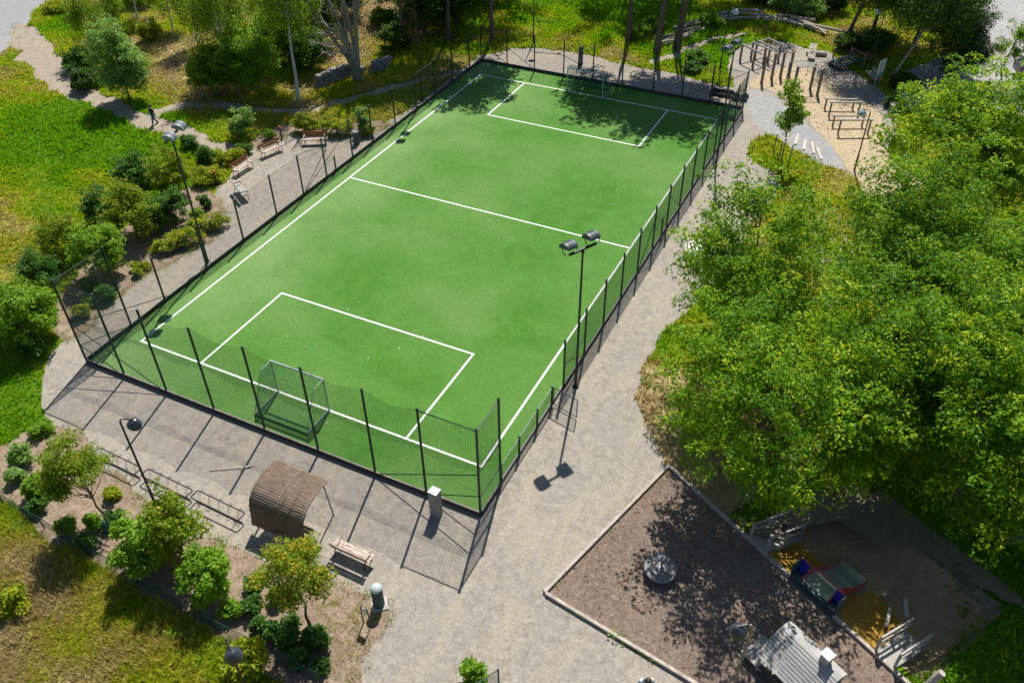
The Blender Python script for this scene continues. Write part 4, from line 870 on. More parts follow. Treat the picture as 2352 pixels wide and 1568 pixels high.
# ================================================================== PLAYGROUND
def SP(s, n, z=0.0): p = ep(s, n); return Vector((p[0], p[1], z))
EA = math.atan2(ED[1], ED[0])
r = empty('carousel', (28.84, -1.88, 0.02), 'round grey wooden carousel with a tripod handle on the bark', 'carousel')
def deckplanks(mb):
    R0 = .63; k = 9
    for i in range(k):
        y0 = -R0 + 2 * R0 * i / k; y1 = -R0 + 2 * R0 * (i + .93) / k; pts = []
        for j in range(7): y = y0 + (y1 - y0) * j / 6; pts.append((math.sqrt(max(R0 * R0 - y * y, .0005)), y))
        pts += [(-x, y) for x, y in pts[::-1]]; mb.prism(pts, .31, .35)
part(r, 'deck', M['wood_deck'], deckplanks)
part(r, 'rim', M['galv'], lambda mb: mb.lathe([(.62, .24), (.64, .26), (.64, .345), (.62, .345)], 30), True)
part(r, 'hub', M['steel_dark'], lambda mb: mb.lathe([(.25, 0), (.2, .25)], 14))
for k in range(3):
    a = R_(100 + 120 * k); part(r, 'handle_leg', M['wood_weather'], lambda mb: mb.bar((.44 * math.cos(a), .44 * math.sin(a), .34), (.10 * math.cos(a), .10 * math.sin(a), .98), .075))
part(r, 'handle_disc', M['galv'], lambda mb: mb.lathe([(.19, .97), (.20, .985), (.20, 1.02), (.19, 1.03)], 20), True)
part(r, 'grip_ring', M['blue'], lambda mb: [mb.tube([(.17 * math.cos(a0 + t * .22), .17 * math.sin(a0 + t * .22), 1.045) for t in range(6)], .014, 5) for a0 in (.3, 2.3, 4.4)])
part(r, 'centre_cap', M['blue'], lambda mb: mb.lathe([(.06, .35), (.05, .40)], 10))

# bridges down into the pit
def bridge(s0, s1, n1, drop, label):
    r = empty('ramp_bridge', SP(s0, 0, 0), label, 'footbridge', EA, 'timber ramp bridges into the sand pit')
    Wd = s1 - s0
    def zz(n): return .10 - drop * n / n1
    k = int(n1 / .165)
    part(r, 'deck', M['wood_weather'], lambda mb: [mb.bar((0, .08 + n1 * i / k, zz(n1 * i / k)), (Wd, .08 + n1 * i / k, zz(n1 * i / k)), .135, .045) for i in range(k + 1)])
    for x in (0.03, Wd - .03):
        part(r, 'side_beam', M['wood_weather'], lambda mb: mb.bar((x, 0, zz(0) - .1), (x, n1, zz(n1) - .1), .07, .16))
        rl_ = part(r, 'railing', M['wood_weather'], lambda mb: mb.bar((x, .1, zz(0) + .82), (x, n1 + .15, zz(n1) + .82), .07, .09).bar((x, .1, zz(0) + .45), (x, n1, zz(n1) + .45), .04, .09))
        for n in (.12, n1 * .55, n1): part(rl_, 'rail_post', M['wood_weather'], lambda mb: mb.bar((x, n, zz(n) - .45), (x, n, zz(n) + .8), .085))
bridge(4.72, 5.62, 2.35, .85, 'timber ramp bridge with railings in deep shade, left of the slide')
bridge(10.75, 11.6, 2.1, .75, 'timber ramp bridge with railings near the grass, right of the slide')
# slide
r = empty('slide', SP(6.92, 0, 0), 'wide steel slide with red sides and blue side panels over the ochre slope', 'slide', EA); r.scale = (.90, .97, .84)
pr = [(.10, .42), (.5, .42), (.85, .34), (1.15, .12), (1.5, -.22), (1.85, -.50), (2.2, -.64), (2.55, -.68), (2.85, -.62)]
part(r, 'chute', M['slide_steel'], lambda mb: mb.strip(pr, .48, 1.82, .02), True)
for x in (.46, 1.82):
    def side(mb, x=x):
        vs = []
        for i, (y, z) in enumerate(pr):
            h = .10 if i == 0 else .42 - .06 * abs(i - 3); vs += [(x, y, z - .06), (x, y, z + h), (x + .035, y, z - .06), (x + .035, y, z + h)]
        fs = []
        for i in range(len(pr) - 1):
            a = i * 4; b = a + 4; fs += [(a, b, b + 1, a + 1), (a + 2, a + 3, b + 3, b + 2), (a + 1, b + 1, b + 3, a + 3), (a, a + 2, b + 2, b)]
        fs += [(0, 1, 3, 2), (len(pr) * 4 - 4, len(pr) * 4 - 2, len(pr) * 4 - 1, len(pr) * 4 - 3)]; mb.add(vs, fs)
    part(r, 'side_wall', M['slide_red'], side, True)
for x in (.24, 2.05): part(r, 'entry_panel', M['blue'], lambda mb: mb.box((x, .40, .62), (.42, .03, .95), M=Matrix.Rotation(R_(-8), 3, 'X')))
for x in (0.0, 2.30): part(r, 'end_board', M['panel_dark'], lambda mb: mb.box((x, .24, .58), (.05, .52, 1.1)))
part(r, 'top_rail', M['slide_red'], lambda mb: mb.tube([(0.02, .46, 1.1), (2.28, .46, 1.1)], .03, 8))
part(r, 'platform', M['panel_dark'], lambda mb: mb.box((1.15, .02, .1), (2.3, .2, .2)).box((1.15, .13, .19), (2.2, .3, .36)))
part(r, 'support', M['galv'], lambda mb: mb.tube([(.6, 2.3, -.85), (.6, 2.3, -.68)], .04).tube([(1.7, 2.3, -.85), (1.7, 2.3, -.68)], .04).tube([(.6, 1.2, -.7), (.6, 1.2, .05)], .04).tube([(1.7, 1.2, -.7), (1.7, 1.2, .05)], .04))
# playhouse
r = empty('playhouse', SP(8.72, -3.95, 0.02), 'low wooden playhouse with curved slatted roof and white chimney box', 'playhouse', EA)
LH = 2.42
roof = [(1.62, 1.42), (1.52, 1.56), (1.36, 1.66), (1.15, 1.70), (.95, 1.66), (.75, 1.56), (.55, 1.43), (.35, 1.28), (.15, 1.14), (-.05, 1.02), (-.12, .99)]
dn = []
for (a, za), (b, zb) in zip(roof[:-1], roof[1:]):
    for j in range(4): dn.append((a + (b - a) * j / 4, za + (zb - za) * j / 4))
dn.append(roof[-1]); ac = [0]
for p, q2 in zip(dn[:-1], dn[1:]): ac.append(ac[-1] + math.hypot(q2[0] - p[0], q2[1] - p[1]))
def roofs(mb):
    k = 16; st = ac[-1] / k
    for i in range(k):
        w_ = .99 if i < 5 else .80
        ya, za = np.interp(i * st, ac, [p[0] for p in dn]), np.interp(i * st, ac, [p[1] for p in dn]); L2 = i * st + st * w_
        yb, zb = np.interp(L2, ac, [p[0] for p in dn]), np.interp(L2, ac, [p[1] for p in dn])
        t = Vector((0, yb - ya, zb - za)); mb.box((LH / 2, (ya + yb) / 2, (za + zb) / 2), (LH, t.length, .035), M=Matrix.Rotation(math.atan2(t.z, t.y), 3, 'X'))
part(r, 'roof', M['roof_pale'], roofs)
for x in (.06, LH - .06): part(r, 'gable_rib', M['wood_weather'], lambda mb: mb.tube([(x, y, z - .06) for y, z in dn], .035, 6))
ch = part(r, 'chimney', M['wood_weather'], lambda mb: mb.box((1.72, 1.2, 1.86), (.30, .30, .55)))
part(ch, 'chimney_lid', M['sign_white'], lambda mb: mb.box((1.72, 1.2, 2.15), (.38, .38, .035)))
for x in (.12, LH - .12):
    for y, h in ((.05, 1.0), (1.5, 1.45)): part(r, 'post', M['wood_weather'], lambda mb: mb.box((x, y, h / 2), (.09, .09, h)))
part(r, 'floor', M['wood_weather'], lambda mb: [mb.box((LH / 2, .05 + i * .125, .28), (LH - .1, .115, .04)) for i in range(13)])
part(r, 'front_panel', M['wood_board'], lambda mb: [mb.box((.3 + i * .15, .0, .45), (.135, .03, .4)) for i in range(13)])
part(r, 'back_wall', M['wood_weather'], lambda mb: [mb.box((LH / 2, 1.53, .4 + i * .13), (LH - .25, .03, .12)) for i in range(8)])
dk = part(r, 'porch_deck', M['wood_weather'], lambda mb: [mb.box((-.5 + i * .155, .5, .32), (.14, 1.15, .04)) for i in range(6)])
part(dk, 'porch_leg', M['wood_weather'], lambda mb: mb.box((-.5, 0, .15), (.08, .08, .3)).box((-.5, 1.0, .15), (.08, .08, .3)))
part(r, 'climbing_peg', M['wood_weather'], lambda mb: mb.bar((-.72, .95, .34), (-.55, .95, .34), .05).bar((-.72, .35, .34), (-.55, .35, .34), .05))
# beams in the pit, log seat
def T33(x, y): return (1764 + x / 4, 1176 + y / 4)
for a, b, lab in (((1118, 880), (1085, 1045), 'short pale balance beam in the sand nearer the ochre slope'), ((1255, 800), (1277, 960), 'short pale balance beam in the sand nearer the pit rim')):
    tag(MB().bar(G(*T33(*a), -.62), G(*T33(*b), -.62), .12, .16).build('balance_beam', M['wood_pale']), lab, 'beam', 'balance beams in the sand pit')
tag(MB().tube([(38.62, -2.35, 0), (38.78, -2.2, .5), (38.9, -2.12, .85)], [.15, .14, .13], 12).build('tree_stump', M['driftwood'], None, True), 'pale upright log at the bottom right edge', 'stump')

# low mesh fence in the meadow, lower left
lf = [(0.6, -10.4), (2.6, -10.6), (5.31, -10.79), (7.86, -10.93), (10.78, -11.1), (13.86, -11.3), (16.7, -11.35), (19.56, -11.37)]
r = empty('garden_fence', (0, 0, 0), 'low sagging green mesh fence on thin posts between planting bed and dry meadow', 'fence')
for x, y in lf: part(r, 'post', M['steel_green'], lambda mb: mb.tube([(x, y, 0), (x + random.uniform(-.06, .06), y + random.uniform(-.06, .06), .85)], .028, 6))
for (x0, y0), (x1, y1) in zip(lf[:-1], lf[1:]):
    sub = MB(); chain(sub, math.hypot(x1 - x0, y1 - y0), .08, .72, .075, .003); a = math.atan2(y1 - y0, x1 - x0); ca, sa = math.cos(a), math.sin(a)
    sub.v = [(x0 + x * ca - y * sa, y0 + x * sa + y * ca, z - .1 * math.sin(min(1, max(0, x / 3)) * math.pi)) for x, y, z in sub.v]; sub.build('mesh_panel', M['wire_green'], r)
    part(r, 'top_wire', M['wire_green'], lambda mb: mb.tube([(x0, y0, .74), ((x0 + x1) / 2, (y0 + y1) / 2, .65), (x1, y1, .74)], .012, 5))
r = empty('garden_fence', (0, 0, 0), 'corner of a green mesh fence poking up at the bottom edge beside a leafy shrub', 'fence')
part(r, 'post', M['steel_green'], lambda mb: mb.tube([(25.25, -8.72, 0), (25.25, -8.72, 1.15)], .035, 8).lathe([(.04, 1.13), (.04, 1.18)], 8, (25.25, -8.72, 0)))
part(r, 'top_rail', M['wire_green'], lambda mb: mb.tube([(25.25, -8.72, 1.08), (24.2, -10.6, 1.08)], .025, 6)); part(r, 'post', M['steel_green'], lambda mb: mb.tube([(24.2, -10.6, 0), (24.2, -10.6, 1.15)], .035, 8))
sub = MB(); chain(sub, 2.15, .1, 1.06, .08, .003); a = math.atan2(-1.88, -1.05); ca, sa = math.cos(a), math.sin(a)
sub.v = [(25.25 + x * ca - y * sa, -8.72 + x * sa + y * ca, z) for x, y, z in sub.v]; sub.build('mesh_panel', M['wire_green'], r)

# car
def car(loc, rz):
    r = empty('parked_car', loc, 'dark grey car parked at the right edge behind the maple leaves', 'car', rz)
    sec = [(-2.2, .55, .95), (-2.15, .35, 1.0), (-1.6, .28, 1.02), (1.0, .28, 1.0), (1.9, .3, .92), (2.2, .45, .75)]
    vs = []; k = 8
    for x, zb, zt in sec:
        wv = .88 if abs(x) < 2 else .78
        vs += [(x, -wv * .9, zb), (x, -wv, zb + .12), (x, -wv, zt - .15), (x, -wv * .92, zt), (x, wv * .92, zt), (x, wv, zt - .15), (x, wv, zb + .12), (x, wv * .9, zb)]
    fs = [(i * k + q, i * k + (q + 1) % k, (i + 1) * k + (q + 1) % k, (i + 1) * k + q) for i in range(len(sec) - 1) for q in range(k)] + [tuple(range(k)), tuple(range((len(sec) - 1) * k, len(sec) * k))[::-1]]
    part(r, 'body', M['car_paint'], lambda mb: mb.add(vs, fs), True)
    cab = [(-2.05, .80, 1.0), (-1.5, .64, 1.47), (-.4, .62, 1.52), (.35, .62, 1.47), (1.15, .78, 1.0)]
    def cabin(mb, dz=0, sh=1.0):
        v = []
        for x, wv, z in cab: v += [(x, -wv * sh, z + dz), (x, wv * sh, z + dz)]
        b = [(x, s * .8, .99) for x, _, _ in cab for s in (-1, 1)]
        mb.add(v + b, [(i * 2, i * 2 + 1, i * 2 + 3, i * 2 + 2) for i in range(4)] + [(i * 2, i * 2 + 2, 10 + i * 2 + 2, 10 + i * 2) for i in range(4)] + [(i * 2 + 1, 10 + i * 2 + 1, 10 + i * 2 + 3, i * 2 + 3) for i in range(4)])
    part(r, 'windows', M['car_glass'], cabin, True)
    part(r, 'roof', M['car_paint'], lambda mb: mb.add([(-1.52, -.64, 1.475), (-1.52, .64, 1.475), (-.4, -.64, 1.535), (-.4, .64, 1.535), (.38, -.63, 1.485), (.38, .63, 1.485)], [(0, 1, 3, 2), (2, 3, 5, 4)]), True)
    for s in (-.81, .81): part(r, 'window_pillar', M['car_paint'], lambda mb: mb.bar((-.35, s * .98, 1.0), (-.4, s * .79, 1.5), .06, .06).bar((-1.75, s * .98, 1.0), (-1.5, s * .8, 1.47), .1, .06).bar((1.1, s * .98, 1.0), (.36, s * .8, 1.47), .06, .06))
    for x in (-1.35, 1.35):
        for s in (-.8, .8):
            wh = part(r, 'wheel', M['rubber'], lambda mb: mb.lathe([(.2, -.1), (.31, -.1), (.33, -.05), (.33, .05), (.31, .1), (.2, .1)], 18, (x, s, .33), Matrix.Rotation(R_(90), 3, 'X')), True)
            part(wh, 'rim', M['alu'], lambda mb: mb.lathe([(.05, -.115), (.2, -.11), (.21, .11), (.05, .115)], 14, (x, s, .33), Matrix.Rotation(R_(90), 3, 'X')), True)
    for s in (-.6, .6): part(r, 'tail_light', M['lamp_red'], lambda mb: mb.box((-2.2, s, .8), (.06, .25, .16)))
    for s in (-.6, .6): part(r, 'headlight', M['glass_lamp'], lambda mb: mb.box((2.15, s, .68), (.12, .3, .12)))
car((41.6, 57.2, 0.0), R_(24))

# ================================================================== VEGETATION
def leaf_obj(name, P, A, Nn, size, tint, mat, parent=None, width=.62):
    n = len(P); A = A / np.linalg.norm(A, axis=1, keepdims=True); S = np.cross(A, Nn); S /= np.linalg.norm(S, axis=1, keepdims=True) + 1e-9
    U = np.cross(S, A); sz = size[:, None]
    V = np.empty((n, 4, 3)); V[:, 0] = P; V[:, 2] = P + A * sz - U * sz * .12
    V[:, 1] = P + A * sz * .45 + S * sz * width * .5 + U * sz * .12; V[:, 3] = P + A * sz * .45 - S * sz * width * .5 + U * sz * .12
    me = bpy.data.meshes.new(name); me.vertices.add(4 * n); me.vertices.foreach_set('co', V.astype(np.float32).ravel())
    b = (np.arange(n) * 4)[:, None]; F = np.concatenate([b + np.array([[0, 1, 2]]), b + np.array([[0, 2, 3]])], 1).reshape(-1)
    me.loops.add(6 * n); me.loops.foreach_set('vertex_index', F.astype(np.int32))
    me.polygons.add(2 * n); me.polygons.foreach_set('loop_start', (np.arange(2 * n) * 3).astype(np.int32)); me.polygons.foreach_set('loop_total', np.full(2 * n, 3, np.int32))
    at = me.attributes.new('tint', 'FLOAT', 'POINT'); at.data.foreach_set('value', np.repeat(np.clip(tint, 0, 1), 4).astype(np.float32))
    me.update(calc_edges=True); me.materials.append(mat)
    o = bpy.data.objects.new(name, me); COL.objects.link(o)
    if parent: o.parent = parent
    return o
def unit(rng, n, zmin=-1.0):
    z = rng.uniform(zmin, 1, n); a = rng.uniform(0, 2 * np.pi, n); r = np.sqrt(1 - z * z)
    return np.stack([r * np.cos(a), r * np.sin(a), z], 1)
def clumps_to_leaves(rng, C, cr, per, size, flat=.55, droop=.35, weep=0.0, tipfrac=None, tb=0.0):
    """C clump centres; leaves sit on the dome of each clump, tips outward and drooping"""
    n = len(C) * per; ci = np.repeat(np.arange(len(C)), per)
    D = unit(rng, n, -.25); rad = cr * rng.uniform(.7, 1.25, len(C))[ci] * rng.uniform(.45, 1.0, n) ** .6
    P = C[ci] + D * rad[:, None] * np.array([1, 1, flat])
    if weep > 0:
        P[:, 2] -= rng.uniform(0, 1, n) ** 1.3 * weep * rng.uniform(.4, 1.2, len(C))[ci]
    A = D * np.array([1, 1, .5]) + rng.normal(0, .45, (n, 3)); A[:, 2] -= droop + (weep > 0) * .6
    Nn = D * .5 + np.array([0, 0, 1.0]) + rng.normal(0, .55, (n, 3))
    ct = rng.uniform(0, 1, len(C))
    tint = .52 * ct[ci] + .48 * rng.uniform(0, 1, n) + tb
    if tipfrac is not None:                                 # young growth at the shoot tips
        tint = .72 * tint * .75 + (D[:, 2] > .45) * rng.uniform(0, 1, n) * (ct[ci] < tipfrac) * .85
    return P, A, Nn, size * rng.uniform(.65, 1.3, n), tint
def lobed(rng, center, R, Rz, nb, nc, zmin=-.45, fill=.42, hollow=.0):
    """bough centres on an uneven ellipsoid, clumps gathered round them"""
    B = unit(rng, nb, zmin) * rng.uniform(.5, .88, nb)[:, None] * np.array([R, R, Rz]) + center
    k = rng.randint(0, nb, nc)
    C = B[k] + unit(rng, nc) * (rng.uniform(0, 1, nc) ** .4)[:, None] * np.array([R, R, Rz * .8]) * fill
    q = (C - center) / np.array([R, R, Rz]); ok = (np.linalg.norm(q, axis=1) < 1.08); C = C[ok]
    ns = max(8, nc // 9); D = unit(rng, ns, zmin); D[:, 2] += .15; st = rng.uniform(.80, .95, ns); L = rng.uniform(.12, .34, ns)
    for j in range(3): C = np.concatenate([C, center + D * (st + L * j / 2)[:, None] * np.array([R, R, Rz]) + rng.normal(0, .04 * R, (ns, 3))])
    return B, C
def trunk_mesh(rng, root, H, r0, B, z_first, name='trunk', mat='bark_brown', lean=(0, 0), sub=None, base=(0, 0, 0)):
    mb = MB(); k = 7
    pts = []
    for i in range(k):
        t = i / (k - 1); pts.append(Vector((lean[0] * t + rng.normal(0, .05) * (i > 0), lean[1] * t + rng.normal(0, .05) * (i > 0), H * t)))
    mb.tube(pts, [r0 * (1.35 if i == 0 else 1) * (1 - .82 * i / (k - 1)) for i in range(k)], 9)
    for b in B:
        b = Vector(b); zt = max(z_first, min(H * .9, b.z * .62)); t = zt / H
        s = Vector((lean[0] * t, lean[1] * t, zt)); m = s.lerp(b, .5) + Vector((rng.normal(0, .12), rng.normal(0, .12), -.12 * (b - s).length * .5))
        rr = max(.02, r0 * .42 * (1 - .5 * t)); mb.tube([s, m, b], [rr, rr * .65, rr * .25], 6)
        if sub is not None:
            near = sub[np.argsort(((sub - np.array(b)) ** 2).sum(1))[:5]]
            for c in near: c = Vector(c); mb.tube([m.lerp(b, .7), b.lerp(c, .5) + Vector((0, 0, .05)), c], [rr * .3, .014, .008], 4)
    return mb.build(name, M[mat], root, True, 80)
def tree(name, loc, label, cat, H, R, Rz, zc, mat, seed, nb=14, nc=320, per=40, leaf=.16, cr=.42, r0=.16, z1=1.6, bark='bark_brown', lean=(0, 0), flat=.55, weep=0.0, group=None, zmin=-.45, fill=.42, off=(0, 0), tipfrac=None, droop=.35, tb=0.0):
    rng = np.random.RandomState(seed); r = empty(name, loc, label, cat, 0, group)
    B, C = lobed(rng, np.array([lean[0] * zc / H + off[0], lean[1] * zc / H + off[1], zc]), R, Rz, nb, nc, zmin, fill)
    C = C[C[:, 2] > .35]
    trunk_mesh(rng, r, H * .86, r0, B, z1, mat=bark, lean=lean, sub=C)
    P, A, Nn, s, tn = clumps_to_leaves(rng, C, cr, per, leaf, flat, droop, weep, tipfrac, tb)
    if weep: k = P[:, 2] > .5; P, A, Nn, s, tn = P[k], A[k], Nn[k], s[k], tn[k]
    leaf_obj('crown', P, A, Nn, s, tn, M[mat], r)
    return r
def shrub(loc, label, H, R, mat, seed, leaf=.10, dens=1.0, name='shrub', cat='shrub', group=None, tipfrac=None, per=22, cr=.20, nb=None, oval=(1, 1), rz=0.0):
    rng = np.random.RandomState(seed); r = empty(name, loc, label, cat, rz, group)
    vol = R * R * H; nb = nb or max(4, int(5 + R * 4)); nc = int(np.clip(115 * dens * vol ** .62, 9, 600))
    if R > .85: H *= 1.06; R *= .97
    else: R *= .76; H *= .86
    B, C = lobed(rng, np.array([0, 0, H * .52]), R * .92, H * .50, nb, nc, -.7, .5)
    C[:, 0] *= oval[0]; C[:, 1] *= oval[1]; C[:, 2] = np.clip(C[:, 2], .07, None); B[:, 0] *= oval[0]; B[:, 1] *= oval[1]; B[:, 2] = np.clip(B[:, 2], .1, None)
    mb = MB()
    for b in B: mb.tube([(rng.normal(0, .05), rng.normal(0, .05), 0), (b[0] * .45, b[1] * .45, b[2] * .55), tuple(b)], [.028 * min(1.5, H ** .5), .018, .006], 5)
    mb.build('stems', M['bark_brown'], r)
    P, A, Nn, s, tn = clumps_to_leaves(rng, C, cr * .9 * min(1.4, max(.55, R) ** .5), per, leaf * 1.35, .75, .15, 0, tipfrac)
    k = P[:, 2] > .02; leaf_obj('foliage', P[k], A[k], Nn[k], s[k], tn[k], M[mat], r)
    return r

# --- the big maples on the right
def at(u, v, z): p = G(u, v, z); return (p.x, p.y, 0)
MG = 'big maples on the right'
tree('maple_tree', at(1722, 632, 5.5), 'bright green maple nearest the yellow drum, its left branches over the gravel path', 'tree', 10.2, 3.1, 4.3, 5.5, 'leaf_maple', 11, 24, 460, 62, .135, .42, .16, 1.6, group=MG, fill=.34, zmin=-.6)
tree('maple_tree', at(1803, 918, 5.0), 'large maple standing nearest the bark playground, its lowest boughs near the left ramp bridge', 'tree', 9.0, 4.3, 3.8, 5.0, 'leaf_maple', 12, 32, 720, 60, .14, .42, .2, 1.5, group=MG, fill=.33, zmin=-.7)
tree('maple_tree', at(2090, 580, 5.8), 'tall maple behind the nearest ones, beside the gap with dry grass showing through', 'tree', 10.0, 3.45, 4.3, 5.8, 'leaf_maple', 13, 24, 520, 60, .135, .42, .18, 1.6, group=MG, fill=.33, zmin=-.6, tb=-.06)
tree('maple_tree', at(2222, 350, 4.9), 'broad maple farthest back, in front of the parked car and the wooden hurdles', 'tree', 9.2, 4.3, 4.2, 4.9, 'leaf_maple', 14, 28, 700, 52, .18, .48, .18, 1.6, group=MG, fill=.33, zmin=-.6, tb=.08)
tree('maple_tree', at(2290, 950, 5.0), 'maple low on the right above the sand pit with deep shade under it', 'tree', 9.2, 3.85, 4.1, 5.1, 'leaf_maple', 15, 28, 560, 60, .135, .42, .19, 1.6, group=MG, fill=.31, zmin=-.7, tb=.04)
tree('maple_tree', at(2365, 600, 6.0), 'maple at the right edge with dark open boughs', 'tree', 9.8, 4.1, 4.3, 5.8, 'leaf_maple', 16, 24, 520, 54, .14, .42, .19, 1.6, group=MG, fill=.30, zmin=-.6, tb=-.18)
tree('maple_tree', at(2075, 800, 5.2), 'maple in the middle of the right-hand grove, hemmed in by the other maples', 'tree', 9.0, 3.6, 3.9, 5.2, 'leaf_maple', 17, 26, 580, 60, .135, .42, .17, 1.6, group=MG, fill=.31, zmin=-.6, tb=-.10)
tree('maple_tree', at(2440, 1060, 4.8), 'maple cut off by the right edge beside the shaded lawn', 'tree', 9.4, 4.5, 4.5, 4.8, 'leaf_maple', 18, 26, 620, 50, .15, .44, .19, 1.6, group=MG, fill=.34, zmin=-.8)
tree('maple_tree', at(2405, 800, 5.2), 'maple at the right edge between the open dark one and the lawn', 'tree', 9.6, 3.9, 4.1, 5.4, 'leaf_maple', 19, 24, 520, 52, .15, .44, .18, 1.6, group=MG, fill=.33, tb=.05)

# --- young staked tree
tree('young_tree', G(1793, 375), 'slender young maple tied between three brown stakes', 'tree', 5.2, 0.95, 2.0, 3.55, 'leaf_maple', 21, 16, 62, 34, .17, .22, .045, 1.9, fill=.30)
for (a, b, h), lab in zip((((45, 1420), (95, 1275), 1.5), ((180, 1535), (210, 1315), 1.6), ((90, 1490), (110, 1390), 1.5)), ('brown stake left of the young maple', 'brown stake right of the young maple', 'brown stake close against the young maple stem')):
    p = G(*T30(*a)); r = empty('tree_stake', p, lab, 'stake', 0, 'stakes round the young tree')
    part(r, 'shaft', M['wood_post'], lambda mb: mb.tube([(0, 0, 0), (.04, .02, h)], .04, 7)); part(r, 'point', M['wood_post'], lambda mb: mb.lathe([(.042, h), (.02, h + .05)], 7, (.04, .02, 0)))

# --- small planted trees near the bottom left
tree('ornamental_tree', G(243, 1204), 'small bright green tree with a green watering bag round its stem', 'tree', 4.4, 1.1, 1.3, 2.9, 'leaf_orange', 22, 14, 170, 44, .11, .28, .05, 1.3, tipfrac=.12, fill=.34, off=(-.5, .0))
mb = MB().lathe([(.10, .0), (.26, .05), (.27, .25), (.20, .48), (.09, .58)], 14, tuple(G(252, 1215)))
tag(mb.build('watering_bag', M['bag_green'], None, True), 'dark green watering bag at the foot of the small bright tree', 'bag')
tree('ornamental_tree', G(712, 1435), 'small tree with orange-yellow blossom beside the slatted shelter', 'tree', 4.0, 1.2, 1.25, 2.75, 'leaf_orange', 23, 13, 150, 44, .10, .28, .06, 1.4, 'bark_brown', (-.45, .15), tipfrac=.95, fill=.36)

